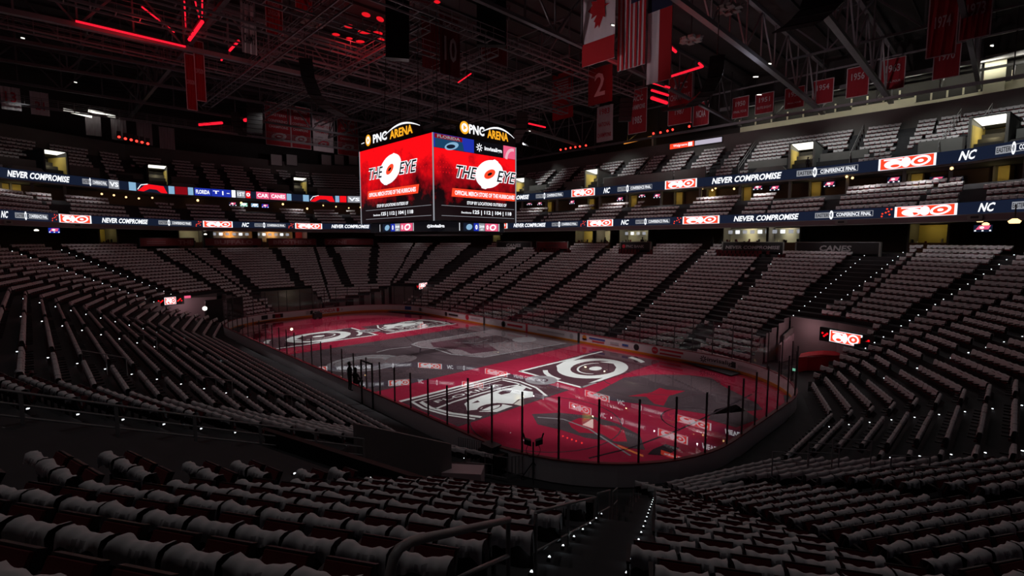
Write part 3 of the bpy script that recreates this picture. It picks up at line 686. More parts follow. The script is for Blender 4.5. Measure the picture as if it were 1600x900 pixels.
ribbon('lower_ribbon_display', 21.3, 13.02, 14.02, 'lower LED ribbon board on the club balcony front, above the lower bowl', [
 ('N', 8, 18), ('E', 29, 80), ('R', 85, 94), ('S', 97, 147), ('V', 164, 234), ('E', 251, 302), ('R', 308, 317), ('S', 320, 366), ('N', 381, 391), ('E', 400, 448), ('R', 452, 460), ('S', 463, 505), ('V', 520, 578), ('E', 597, 640), ('S', 650, 688), ('N', 697, 706), ('E', 712, 748), ('S', 757, 793),
 ('V', 803, 852), ('E', 862, 902), ('R', 906, 914), ('S', 917, 957), ('N', 970, 981), ('E', 992, 1045), ('R', 1050, 1062), ('S', 1065, 1122), ('V', 1145, 1244), ('E', 1270, 1360), ('R', 1371, 1388), ('S', 1393, 1490), ('N', 1524, 1547), ('E', 1574, 1660)])
ribbon('upper_ribbon_display', 27.75, 18.5, 19.75, 'upper LED ribbon board on the top balcony front', [
 ('C', -20, 2, E_PINK), ('V', 24, 118), ('E', 138, 176), ('C', 178, 194, E_GREY, 'VS', E_W), ('C', 209, 220, E_SKY), ('A', 222, 268), ('C', 270, 279, E_SKY), ('C', 280, 299, E_DRED), ('C', 300, 308, E_SKY), ('C', 310, 335, E_BLUE, 'FLORIDA', E_W), ('C', 336, 366, E_BLUE, 'T | -', E_W), ('C', 367, 373, E_W), ('C', 375, 388, E_GREY, '1ST', E_W), ('C', 389, 396, E_RED, '0', E_W), ('C', 405, 425, E_PINK, 'CAR', E_W), ('C', 426, 451, E_PINK, 'CANES', E_W), ('C', 452, 459, E_SKY), ('C', 477, 486, E_SKY), ('A', 488, 526), ('C', 527, 533, E_SKY), ('C', 534, 544, E_RED), ('C', 546, 566, E_GREY, 'VS', E_W), ('E', 570, 595), ('S', 602, 638), ('N', 650, 658), ('E', 668, 708), ('S', 720, 755),
 ('V', 764, 826), ('E', 837, 879), ('S', 892, 928), ('N', 942, 951), ('E', 963, 1016), ('S', 1036, 1085), ('V', 1109, 1214), ('E', 1238, 1332), ('S', 1363, 1451), ('N', 1487, 1511), ('E', 1541, 1640)])
# grey fascia strip with numbered crests below the lower ribbon
fs = empty('balcony_fascia', (0, -34, 12.6), 'mauve grey fascia strip hanging below the lower ribbon board', 'fascia'); mb = MB()
ring_strip(mb, 21.22, 12.5, 21.2, 12.95, mat('mauve_grey_panel', (.2, .15, .165), .7, noise=.1, nscale=.6)); ring_strip(mb, 21.12, 12.4, 21.2, 12.5, CONCL); ring_strip(mb, 21.12, 12.4, 21.4, 12.4, CONCL); mb.build('panel_strip', fs)
for px in (18, 125, 1311, 1518):
    p, n, i = ringhit(px, 21.1); fr = frame((p.x, p.y, 12.75), (-n.y, n.x, 0))
    if (fr(0, 0, 1).xy-p).dot(n) < 0: fr = frame((p.x, p.y, 12.75), (n.y, -n.x, 0))
    mb = MB(); mb.poly(fr, [(-.55, -.22), (.55, -.22), (.6, .1), (.4, .25), (-.4, .25), (-.6, .1)], .02, CONCL); mb.poly(fr, [(-.3, -.1), (.3, -.1), (.3, .1), (-.3, .1)], .04, INK); mb.build('crest', fs)

# ---------------------------------------------------------------- hanging scoreboard
sb = empty('scoreboard', (0, 0, 11.4), 'four-sided hanging scoreboard with red screens above centre ice', 'scoreboard')
AX, AY, Z0, Z1 = 6.15, 4.7, 12.5, 19.5
mb = MB(); mb.box(fi, -AX+.15, AX-.15, -AY+.15, AY-.15, Z0, Z1-.1, BLACK); mb.box(fi, -AX+.6, AX-.6, -AY+.6, AY-.6, Z1-.1, 20.1, BLACK); mb.box(fi, -AX+.9, AX-.9, -AY+.9, AY-.9, 11.35, 11.7, BLACK); mb.build('housing', sb)
SCR = D.materials.new('screen_red_grunge'); SCR.use_nodes = True; nt = SCR.node_tree; b = nt.nodes['Principled BSDF']; b.inputs['Base Color'].default_value = (.01, .01, .01, 1); b.inputs['Specular IOR Level'].default_value = .1
tc = nt.nodes.new('ShaderNodeTexCoord'); nz = nt.nodes.new('ShaderNodeTexNoise'); nz.inputs['Scale'].default_value = .42; nz.inputs['Detail'].default_value = 6; nz.inputs['Roughness'].default_value = .65
sp = nt.nodes.new('ShaderNodeSeparateXYZ'); mr = nt.nodes.new('ShaderNodeMapRange'); mr.inputs[1].default_value = 12.4; mr.inputs[2].default_value = 18.6; mr.inputs[3].default_value = -.42; mr.inputs[4].default_value = .30
ad = nt.nodes.new('ShaderNodeMath'); ad.operation = 'ADD'; cr = nt.nodes.new('ShaderNodeValToRGB')
cr.color_ramp.elements[0].position = .30; cr.color_ramp.elements[0].color = (.006, .002, .003, 1); cr.color_ramp.elements[1].position = .72; cr.color_ramp.elements[1].color = (1, .004, .008, 1)
el = cr.color_ramp.elements.new(.48); el.color = (.30, .002, .006, 1)
nt.links.new(tc.outputs['Object'], nz.inputs['Vector']); nt.links.new(tc.outputs['Object'], sp.inputs[0]); nt.links.new(sp.outputs['Z'], mr.inputs[0]); nt.links.new(nz.outputs['Fac'], ad.inputs[0]); nt.links.new(mr.outputs[0], ad.inputs[1])
nt.links.new(ad.outputs[0], cr.inputs[0]); nt.links.new(cr.outputs[0], b.inputs['Emission Color']); b.inputs['Emission Strength'].default_value = 1
def face(O, U, w_, top_strip, label):
    fr = frame(O, U); z0, z1 = Z0-O[2], Z1-O[2]; zt = z1-1.15 if top_strip else z1
    mb = MB(); mb.box(fr, -w_, w_, z0, z1, -.14, 0, BLACK); mb.poly(fr, [(-w_+.08, z0+.05), (w_-.08, z0+.05), (w_-.08, zt), (-w_+.08, zt)], .01, SCR)
    for s_ in (-1, 1): mb.box(fr, s_*w_-.05, s_*w_+.05, z0-.05, z1, -.02, .03, E_GREY)
    uc, zc = (1.0, 5.75) if top_strip else (-.35, 6.25)
    ec = uc+.4 if top_strip else uc-.15; kx = .86 if top_strip else 1
    mb.ell(fr, ec, zc, 1.98*kx, 1.2, .03, E_W, .32, k=36)
    mb.ngon(fr, [(ec-1.45*kx, zc-.7), (ec-1.1*kx, zc-1.3), (ec-.6*kx, zc-1.36), (ec, zc-1.15), (ec-.5, zc-.6)], .028, E_W); mb.ngon(fr, [(ec+1.45*kx, zc+.6), (ec+1.2*kx, zc+1.2), (ec+.7*kx, zc+1.36), (ec+.2, zc+1.2), (ec+.6, zc+.7)], .028, E_W)
    mb.ell(fr, ec, zc, .72, .36, .04, E_OR, .45); mb.ell(fr, ec, zc, .3, .12, .05, E_BLK, .4)
    for tx, cu, ww in (('THE', uc-2.75*kx, 2.6*kx), ('EYE', uc+2.85*kx, 2.5*kx)):
        mb.text(fr, tx, cu+.02, zc-.1, 1.12, ww*1.03, .055, E_W, shear=.3, fat=.075); mb.text(fr, tx, cu, zc-.1, 1.0, ww, .065, E_BLK, shear=.3, fat=.01)
    zb = 4.18 if not top_strip else 3.86
    mb.poly(fr, [(uc-4.4, zb-.36), (uc+4.3, zb-.36), (uc+4.5, zb+.38), (uc-4.3, zb+.38)] if not top_strip else [(uc-3.9, zb-.34), (uc+3.55, zb-.34), (uc+3.65, zb+.36), (uc-3.8, zb+.36)], .03, E_OR)
    hw_ = 4.3 if not top_strip else 3.75
    mb.text(fr, 'OFFICIAL MERCH STORE OF THE HURRICANES', uc-.03, zb, .38, hw_*1.88, .05, E_W, fat=.03)
    mb.text(fr, 'STOP BY LOCATIONS OUTSIDE OF', uc+.1, 3.08, .28, hw_*1.25, .05, E_W, fat=.025)
    for v in (2.72, 1.88): mb.poly(fr, [(-w_*.84, v), (w_*.95, v), (w_*.95, v+.035), (-w_*.84, v+.035)], .03, E_GREY)
    mb.text(fr, 'Sections', uc-hw_*.62, 2.24, .17, hw_*.3, .05, E_W, fat=.02); mb.text(fr, '125 | 112 | 104 | 118', uc+hw_*.2, 2.27, .42, hw_*1.25, .05, E_W, fat=.03)
    for i in range(10):
        for j in range(4): mb.ell(fr, (w_-.5-i*.42) if not top_strip else (-w_+.4+i*.3), zc-.3+j*.4, .05, .05, .02, E_RED, k=6)
    o = mb.build('screen', sb); o['label'] = label
    if top_strip:
        mb = MB()
        mb.poly(fr, [(-w_+.08, zt+.03), (-.4, zt+.03), (-.4, z1), (-w_+.08, z1)], .012, E_BLUE); mb.poly(fr, [(-.4, zt+.03), (3.1, zt+.03), (3.1, z1), (-.4, z1)], .012, E_BLK); mb.poly(fr, [(3.1, zt+.03), (w_-.08, zt+.03), (w_-.08, z1), (3.1, z1)], .012, E_PINK)
        mb.ngon(fr, [(-w_+.2, zt+.03), (-w_*.32, zt+.03), (-w_*.34, zt+.5), (-w_*.4, z1-.05), (-w_+.2, z1-.02)], .02, emit('led_teal_dark', (.01, .06, .14), .9)); mb.poly(fr, [(-w_+.15, z1-.38), (-w_*.36, z1-.38), (-w_*.36, z1-.04), (-w_+.15, z1-.04)], .024, E_DRED)
        mb.text(fr, 'FLORIDA', -w_*.66, z1-.21, .24, w_*.5, .03, E_GREY, fat=.03); mb.ell(fr, -w_*.6, zt+.3, w_*.16, .3, .03, E_SKY, .3); mb.ell(fr, -w_*.62, zt+.25, w_*.1, .17, .035, E_NAVY, .2)
        mb.text(fr, 'invisalign', 1.85, zt+.55, .46, 2.1, .03, E_W, fat=.03)
        for q in range(8): a = q*math.pi/4; mb.line(fr, [(.2+.1*math.cos(a), zt+.58+.1*math.sin(a)), (.2+.36*math.cos(a), zt+.58+.36*math.sin(a))], .08, .03, E_W)
        mb.ringell(fr, (4.3, zt-.1, 1.0, 1.1, .2), (4.35, zt-.15, .75, .9, .2), .03, emit('led_pale_pink', (.95, .5, .6), .9), a0=70, a1=165)
        o = mb.build('screen_strip', sb); o['label'] = 'upper screen strip with team crest and dental sponsor'
    # arched header with the arena name
    mb = MB(); ua, ub = (-1.95, 4.45) if top_strip else (-4.8, 4.45); W_ = ub-ua; zt_ = z1+.02; zh = z1+.86 if top_strip else z1+.84
    pts = [(ua-.3, zt_)]+[(ua-.3+(W_+.5)*q/16, z1+.5+1.0*math.sin(math.pi*(.12+.82*q/16))) for q in range(17)]+[(ub+.2, zt_)]
    mb.ngon(fr, pts, .02, BLACK); mb.ngon(fr, pts, -.12, BLACK)
    mb.ell(fr, ua+.5, zh, .5, .53, .05, E_GOLD); mb.ell(fr, ua+.5, zh, .34, .36, .06, E_W); mb.ngon(fr, [(ua+.37, zh-.22), (ua+.72, zh), (ua+.37, zh+.22)], .07, E_GOLD)
    mb.text(fr, 'PNC', ua+W_*.29, zh-.02, .80, W_*.27, .05, E_W, fat=.035); mb.text(fr, 'ARENA', ua+W_*.68, zh-.1, .74, W_*.40, .05, E_GOLD, fat=.03)
    arc = [(ua+W_*(.38+.62*q/20), z1+.36+1.05*math.sin(math.pi*(.14+.72*q/20))) for q in range(21)]
    for q in range(20): mb.line(fr, arc[q:q+2], .04+.12*math.sin(math.pi*(q+.5)/20), .06, E_W)
    o = mb.build('name_header', sb); o['label'] = 'arched black header reading PNC ARENA'
face((0, AY, 11), (-1, 0, 0), AX, False, 'red screen on the long side'); face((-AX, 0, 11), (0, -1, 0), AY, True, 'red screen on the end towards the camera corner')
face((0, -AY, 11), (1, 0, 0), AX, False, 'red screen on the far long side'); face((AX, 0, 11), (0, 1, 0), AY, True, 'red screen on the far end')
# lower ring display with clipped corners
mb = MB(); c = 1.3; bxp = [(-AX+.25, AY-c), (-AX+c, AY-.25), (AX-c, AY-.25), (AX-.25, AY-c), (AX-.25, -AY+c), (AX-c, -AY+.25), (-AX+c, -AY+.25), (-AX+.25, -AY+c)]
for i in range(8):
    a, b = bxp[i], bxp[(i+1) % 8]; mb.quad((*a, 11.6), (*b, 11.6), (*b, 12.45), (*a, 12.45), E_BLK)
mb.add([(*p, 11.6) for p in bxp], [tuple(range(8))], BLACK); mb.add([(*p, 12.45) for p in bxp], [tuple(range(8))], BLACK)
def score(fr, w_):
    h = .34
    for u0, u1, m_ in ((-.62, -.5, E_BLK), (-.5, -.1, E_NAVY), (-.1, .1, E_BLUE), (.1, .34, E_GREY), (.36, .9, E_PINK)): mb.poly(fr, [(u0*w_, -h), (u1*w_, -h), (u1*w_, h), (u0*w_, h)], .03, m_)
    mb.text(fr, '0', 0, 0, .44, .26, .05, E_W, fat=.05); mb.text(fr, '0', .45*w_, 0, .44, .26, .05, E_W, fat=.05); mb.text(fr, '20:00', .22*w_, .06, .22, w_*.2, .05, E_W, fat=.04); mb.text(fr, '1ST', .22*w_, -.2, .14, w_*.12, .05, E_W, fat=.03)
    mb.ell(fr, -.28*w_, 0, w_*.12, .25, .04, E_SKY, .2); mb.ringell(fr, (.68*w_, 0, w_*.14, .27, .2), (.68*w_, 0, w_*.08, .15, .2), .04, E_W)
    for u in (-.66, .93): mb.poly(fr, [(u*w_, -h), (u*w_+.06, -h), (u*w_+.06, h), (u*w_, h)], .03, E_W)
score(frame((0.6, AY-.24, 12.02), (-1, 0, 0)), 3.6); score(frame((-AX+.24, 0, 12.02), (0, -1, 0)), 2.9)
fr = frame((-AX+.25+(c-.25)/2, AY-c+(c-.25)/2, 12.02), (-.707, -.707, 0)); fr = fr if (fr(0, 0, 1)-fr(0, 0, 0)).dot(Vector((-1, 1, 0))) > 0 else frame((-AX+.25+(c-.25)/2, AY-c+(c-.25)/2, 12.02), (.707, .707, 0))
mb.text(fr, 'invisalign', .12, 0, .36, 1.15, .05, E_W, fat=.04)
for q in range(8): a = q*math.pi/4; mb.line(fr, [(-.62+.05*math.cos(a), .05*math.sin(a)), (-.62+.16*math.cos(a), .16*math.sin(a))], .05, .05, E_W)
o = mb.build('ring_display', sb); o['label'] = 'black ring display with scores under the screens'
mb = MB()
for x in (-4.5, -1.5, 1.5, 4.5):
    for y in (-3, 3): mb.tube([(x, y, 20), (x*.9, y*.9, 30)], .035, STEELD, 6)
mb.build('hoist_cable', sb)
mb = MB()
for y in (-3, 3): mb.box(fi, -6, 6, y-.15, y+.15, 20.5, 20.8, STEELD); 
for x in (-5, 0, 5): mb.box(fi, x-.15, x+.15, -4, 4, 20.8, 21.05, STEELD)
mb.build('rigging_frame', sb); sb.location.y = -.2

# ---------------------------------------------------------------- roof trusses and catwalks
def truss(name, a, b, h, w_=.5, ch=.3, bay=4, arch=0, low=False, wallm=STEEL):
    a, b = Vector(a), Vector(b); mb = MB(); n = max(2, round((b-a).length/bay)); f = lambda t, up: a.lerp(b, t)+Vector((0, 0, (h if up else 0)-(0 if up else arch*(2*t-1)**2)))
    side = (b-a).cross(Vector((0, 0, 1))).normalized()*w_/2
    for i in range(n):
        t0, t1 = i/n, (i+1)/n
        mb.beam(f(t0, 0), f(t1, 0), ch*1.3, ch, wallm); mb.beam(f(t0, 1), f(t1, 1), ch, ch, wallm); mb.beam(f(t0, 0), f(t0, 1), .14, .14, wallm)
        mb.beam(f(t0 if i % 2 else t1, 0), f(t1 if i % 2 else t0, 1), .16, .16, wallm)
    o = mb.build(name); return tag(o, None, None, kind='structure')
for x in (-35.2, -27, -19.4, -8.2, 19.5, 27.5, 35.5, 47): truss('beam_roof_truss', (x, -52, 30), (x, 52, 30), 4.6, arch=1.5 if abs(x) < 40 else 0, ch=.42 if x in (-19.4, 19.5, -27) else .3, wallm=STEEL if x in (-19.4, 19.5, -27) else STEELM)
for y in (-29, -14, 15.5, 30): truss('beam_cross_truss', (-5 if y < 0 else 2, y, 30.4), (62, y, 30.4), 4, ch=.3 if y == 15.5 else .2, wallm=STEELM)
truss('beam_cross_truss', (-60, -34, 31), (-20, -34, 31), 4, ch=.2, wallm=STEELM)
# light lattice purlins
for i, y in enumerate(range(-50, 51, 8)): truss('beam_purlin', (0, y, 34.4), (60, y, 34.4), 1.4, ch=.1, bay=3, wallm=STEELM)
def catwalk(a, b, w_=1.1):
    a, b = Vector(a), Vector(b); d = (b-a).normalized(); s_ = d.cross(Vector((0, 0, 1)))*w_/2; mb = MB()
    for q in (-1, 1):
        mb.beam(a+s_*q, b+s_*q, .10, .16, STEEL); mb.beam(a+s_*q+Vector((0, 0, 1.05)), b+s_*q+Vector((0, 0, 1.05)), .05, .05, STEEL); mb.beam(a+s_*q+Vector((0, 0, .55)), b+s_*q+Vector((0, 0, .55)), .04, .04, STEEL)
    n = int((b-a).length/1.6)
    for i in range(n+1):
        p = a+d*(i*(b-a).length/n); mb.beam(p-s_, p+s_, .08, .06, STEEL)
        for q in (-1, 1): mb.beam(p+s_*q, p+s_*q+Vector((0, 0, 1.05)), .04, .04, STEEL)
    return struct(mb.build('beam_catwalk'))
for x in (3.2, 8.8, -3.5, 14, 24): catwalk((x, -30, 29.6), (x, 30, 29.6))
for y in (9.5, 2.2, -6, -14, -22): catwalk((-2, y, 29.3), (40, y, 29.3))
catwalk((52, -34, 28.4), (52, 34, 28.4))
mb = MB()
for x in range(-44, 50, 6): mb.beam((x, -48.6, 28.3), (x, -52.6, 30.6), .12, .12, STEEL); mb.beam((x, -48.6, 28.3), (x, -48.6, 36), .12, .12, STEELD)
mb.beam((-46, -48.6, 28.3), (52, -48.6, 28.3), .3, .35, STEEL); mb.beam((-46, -48.6, 33.2), (52, -48.6, 33.2), .2, .2, STEEL); struct(mb.build('beam_edge_truss'))
# ceiling lamps and duct silhouettes over the middle (dark, switched off)
for i, (px, py) in enumerate(((490, 35), (455, 62), (425, 88), (835, 138), (790, 152), (640, 180), (1140, 14), (1080, 62), (760, 165))):
    p = onz(px, py, 31.5); e = empty('hanging_fixture', p, ['topmost of the left roof lamp clusters', 'middle one of the left roof lamp clusters', 'lowest of the left roof lamp clusters', 'roof lamp cluster left of the plain bright red banner, upper', 'roof lamp cluster right above the arena name sign', 'dim roof lamp cluster between the two scoreboard headers', 'roof lamp cluster at the top edge right of the flags', 'roof lamp cluster just right of the state flag', 'roof lamp cluster under the right speaker column'][i], 'ceiling light', 'switched-off roof lamp clusters'); mb = MB()
    for q in range(6):
        a = q*math.pi/3; mb.box(lambda u, v, n: p+Vector((u+.8*math.cos(a), v+.8*math.sin(a), n)), -.3, .3, -.3, .3, -.15, .15, CONCL); mb.beam(p, p+Vector((1.3*math.cos(a), 1.3*math.sin(a), 0)), .12, .08, CONCL)
    mb.build('lamp_heads', e); mb = MB(); mb.beam(p, p+Vector((0, 0, 4)), .08, .08, STEELD); mb.build('drop_pole', e)

# ---------------------------------------------------------------- flags and banners
def hang(px0, py0, px1, py1, axis, val, label, cat='banner', bg=BANR, texts=(), group=None, extra=None, edge=BANT, htop=None, wid=None, name='hanging_banner'):
    pm_ = (px0+px1)/2; pl = ony if axis == 'y' else onx
    a, b_ = pl(px0, py1, val), pl(px1, py1, val); t0 = pl(pm_, py0, val); bm = pl(pm_, py1, val); h = t0.z-bm.z
    U = Vector((-1, 0, 0)) if axis == 'y' else Vector((0, -1, 0)); O = (a+b_)/2; w_ = abs((b_-a).dot(U)); O.z = bm.z
    if wid: w_ = wid
    e = empty(name, O, label, cat, group); fr = frame(O, U)
    mb = MB(); n = 8; vs = []; fs = []
    for i in range(n+1):
        u = -w_/2+w_*i/n
        for v in (0, h*.5, h): vs.append(fr(u, v, .05*math.sin(i*2.1+v)))
    for i in range(n):
        for j in range(2): fs.append((i*3+j, i*3+3+j, i*3+4+j, i*3+1+j))
    mb.add(vs, fs, bg)
    vs2 = [Vector(v)-(fr(0, 0, 1)-fr(0, 0, 0))*.03 for v in vs]; mb.add(vs2, [f[::-1] for f in fs], bg)
    for tx, v, th, tw, m_ in texts: mb.text(fr, tx, 0, h*v, h*th, w_*tw, .09, m_, fat=.015)
    if extra: extra(mb, fr, w_, h)
    mb.build('cloth', e)
    if edge:
        mb = MB(); mb.line(fr, [(-w_/2, 0), (w_/2, 0), (w_/2, h), (-w_/2, h), (-w_/2, 0)], .09, .08, edge); mb.build('edge_binding', e)
    mb = MB(); mb.tube([fr(-w_/2-.1, h, 0), fr(w_/2+.1, h, 0)], .05, STEELD, 6); mb.tube([fr(-w_/2, h, 0), fr(-w_/2, h+2, 0)], .015, STEELD, 4); mb.tube([fr(w_/2, h, 0), fr(w_/2, h+2, 0)], .015, STEELD, 4); mb.build('hanging_pole', e)
    return e
F4 = lambda y: [(y, .74, .2, .55, BANT), ('FINAL FOUR', .32, .1, .8, BANT)]
yrs = ((1144, 152, 1169, 184, '1950', 'FINAL FOUR'), (1180, 146, 1208, 177, '1951', 'ELITE EIGHT'), (1226, 137, 1256, 169, '1952', None), (1269, 125, 1301, 162, '1954', None), (1322, 105, 1356, 151, '1956', None), (1375, 92, 1412, 140, '1963', None), (1457, 72, 1498, 122, '1970', None))
for a, b_, c_, d_, yr, sub in yrs:
    hang(a, b_, c_, d_, 'y', -48, f'red banner reading {yr} hanging over the far upper tier', texts=[(yr, .68, .24, .6, BANT)]+([(sub, .3, .12, .8, BANT)] if sub else [('FINAL FOUR', .26, .07, .7, BANT)] if yr in ('1952', '1963') else []), group='year banners along the far side')
hang(1022, 152, 1048, 205, 'y', -44, 'red banner half hidden behind the curved speaker array, far side') if 0 else None
hang(1447, -45, 1492, 88, 'y', -27, 'tall red banner reading 1974, lower left of the two at top right', texts=[('1974', .40, .14, .55, BANT), ('CHAMPIONS', .72, .1, .7, BANT)])
hang(1498, -40, 1546, 60, 'y', -29, 'tall red banner reading 1973 at the top right corner', texts=[('1973', .45, .2, .6, BANT)])
hang(982, 140, 1010, 208, 'y', -40, 'red ACC CHAMPIONS 1985 banner right of the flags', texts=[('ACC', .8, .13, .55, BANT), ('CHAMPIONS', .6, .11, .8, BANT), ('1985', .3, .17, .5, BANT)])
hang(1044, 118, 1080, 194, 'y', -36, 'red ACC CHAMPIONS banner behind the curved black speaker array', texts=[('ACC', .78, .14, .6, BANT), ('CHAMPIONS', .56, .12, .85, BANT), ('1987', .26, .12, .4, BANT)])
hang(1083, 160, 1107, 196, 'y', -45, 'small red and white banner right of the curved speaker array', texts=[('NCAA', .5, .3, .6, BANW)])
hang(932, 165, 957, 221, 'y', -40, 'white banner reading 1983 NATIONAL CHAMPIONS', bg=BANW, texts=[('1983', .84, .16, .6, INKR), ('NATIONAL', .48, .12, .75, INKR), ('CHAMPIONS', .18, .12, .85, INKR)], edge=None)
hang(863, 106, 895, 186, 'y', -32, 'plain bright red banner with small white text left of the number 2', bg=mat('bright_red_cloth', (.42, .008, .016), .85), extra=lambda mb, fr, w_, h: [mb.poly(fr, [(-w_*.28, h*v), (w_*.28, h*v), (w_*.28, h*(v+.02)), (-w_*.28, h*(v+.02))], .09, BANT) for v in (.74, .69, .64, .59)], edge=None)
hang(919, 104, 956, 162, 'y', -20, 'dark red banner with a single white digit, right of the plain red banner', bg=mat('dark_red_cloth', (.16, .008, .014), .85), texts=[('2', .52, .62, .45, BANT)], edge=None)
hang(688, 22, 719, 118, 'x', 1.5, 'dark red banner with a white two-digit number between the two big speaker columns', bg=MATS['dark_red_cloth'], texts=[('10', .42, .4, .62, BANT), ('FRANCIS', .78, .08, .75, BANT)], edge=None)
hang(660, 30, 686, 108, 'x', 8, 'dark red banner behind the number 10, lit by red light', bg=MATS['dark_red_cloth'], edge=None)
hang(752, 0, 792, 100, 'x', 4, 'dark red banner behind the right black speaker column', bg=MATS['dark_red_cloth'])
hang(379, -30, 402, 84, 'x', 10, 'long white banner with dark lettering at upper left', bg=BANW, texts=[('EASTERN', .72, .12, .7, INK), ('CONF', .45, .12, .7, INK), ('CHAMPS', .2, .14, .75, INK)], edge=None)
hang(416, -20, 442, 55, 'x', 12, 'red banner with vertical lettering right of the long white banner', texts=[('SOUTHEAST', .6, .1, .7, BANT), ('DIVISION', .45, .1, .7, BANT)])
hang(462, -30, 488, 20, 'x', 13, 'red banner corner showing at the top edge left of centre')
hang(293, 86, 308, 172, 'x', 22, 'narrow dark red banner in red light, left of a pair', bg=BANR, texts=[('DIVISION', .5, .08, .8, BANT)])
hang(307, 66, 322, 158, 'x', 20, 'narrow dark red banner in red light, right of a pair', bg=BANR, texts=[('DIVISION', .5, .08, .8, BANT)])
def swirl(m1, m2):
    def f(mb, fr, w_, h): mb.ringell(fr, (0, h*.22, w_*.3, h*.085, .2), (0, h*.22, w_*.17, h*.045, .2), .1, m1); mb.ell(fr, 0, h*.22, w_*.08, h*.02, .1, m1)
    return f
for px0, py0, px1, py1, lab, bg, tm in ((416, 162, 456, 228, 'leftmost of the four swirl banners left of the scoreboard, red', BANR, BANT), (455, 168, 486, 232, 'second red swirl banner left of the scoreboard, beside the white one', BANR, BANT), (490, 183, 521, 237, 'white swirl banner among red ones left of the scoreboard', BANW, INKR), (528, 186, 560, 243, 'red swirl banner nearest the scoreboard', BANR, BANT)):
    hang(px0, py0, px1, py1, 'x', 54, lab, bg=bg, texts=[('2005-2006', .88, .07, .7, tm), ('STANLEY CUP', .72, .07, .8, tm), ('CHAMPIONS', .55, .07, .8, tm)] if bg is BANW else [('2001-2002', .88, .06, .7, tm), ('EASTERN', .72, .06, .6, tm), ('CONFERENCE', .58, .06, .8, tm), ('CHAMPIONS', .44, .06, .75, tm)], extra=swirl(tm, None), group='swirl banners left of the scoreboard')
hang(776, 186, 806, 240, 'x', 30, 'red banner peeking out right behind the scoreboard top') if 0 else None
hang(3, 136, 34, 172, 'x', 52, 'white banner with a red number 13 at the left edge', bg=BANW, texts=[('13', .55, .45, .55, INKR)], edge=None)
hang(49, 144, 78, 180, 'x', 53, 'white banner with a red number 21 right of the 13', bg=BANW, texts=[('21', .4, .36, .5, INKR)], edge=None)
for i, px in enumerate((135, 175, 215, 250)): hang(px, 178+i*7, px+24, 212+i*7, 'x', 55, ('first', 'second', 'third', 'fourth')[i]+' dim grey banner from the left above the far left corner', bg=mat('dim_grey_cloth', (.25, .22, .24), .9), edge=None, texts=[(('9', '14', '25', '77')[i], .5, .4, .4, INKR)] if 0 else ())
LEAF = [(0, -1), (.06, -.55), (.5, -.62), (.42, -.42), (.85, -.1), (.7, -.02), (.8, .3), (.55, .24), (.5, .38), (.28, .12), (.36, .62), (.18, .52), (0, .9)]; LEAF += [(-x, y) for x, y in LEAF[-2:0:-1]]
def leaf(mb, fr, w_, h): mb.ngon(fr, [(-y*w_*.42*-1*-1, h*.6+x*h*.25) for x, y in LEAF], .1, mat('flag_red', (.38, .008, .014), .85))
FR_ = MATS['flag_red'] if 'flag_red' in MATS else mat('flag_red', (.38, .008, .014), .85); FW = mat('flag_white', (.6, .55, .58), .85); FB = mat('flag_blue', (.012, .016, .05), .85)
def canada(mb, fr, w_, h):
    for v0, v1 in ((0, .25), (.9, 1.15)): mb.poly(fr, [(-w_/2, h*v0), (w_/2, h*v0), (w_/2, h*min(1, v1)), (-w_/2, h*min(1, v1))], .08, FR_)
    mb.ngon(fr, [(y*w_*.36*-1, h*.6+x*h*.27) for x, y in LEAF][::1], .1, FR_)
hang(910, -45, 960, 98, 'y', -12, 'Canadian flag with red maple leaf hanging vertically', cat='flag', bg=FW, extra=canada, edge=None, name='canada_flag')
def usa(mb, fr, w_, h):
    for q in range(7): u = -w_/2+w_*(q*2)/13; mb.poly(fr, [(u, 0), (u+w_/13, 0), (u+w_/13, h), (u, h)], .08, FR_)
    mb.poly(fr, [(-.03*w_, h*.6), (w_/2, h*.6), (w_/2, h), (-.03*w_, h)], .09, FB)
    for q in range(5):
        for r_ in range(4): mb.ell(fr, .05*w_+q*.1*w_, h*(.65+.09*r_), .05, .05, .1, FW, k=5)
hang(965, -60, 1008, 106, 'y', -13, 'United States flag hanging vertically with red and white stripes', cat='flag', bg=FW, extra=usa, edge=None, name='stars_and_stripes_flag')
def ncf(mb, fr, w_, h):
    mb.poly(fr, [(0, 0), (w_/2, 0), (w_/2, h*.63), (0, h*.63)], .08, FR_); mb.poly(fr, [(-w_/2, h*.63), (w_/2, h*.63), (w_/2, h), (-w_/2, h)], .09, FB); mb.text(fr, 'N C', 0, h*.8, h*.1, w_*.5, .1, FR_)
hang(1010, -50, 1048, 128, 'y', -13.5, 'state flag with white and red bars under dark blue, right of the stripes', cat='flag', bg=FW, extra=ncf, edge=None, name='state_flag')

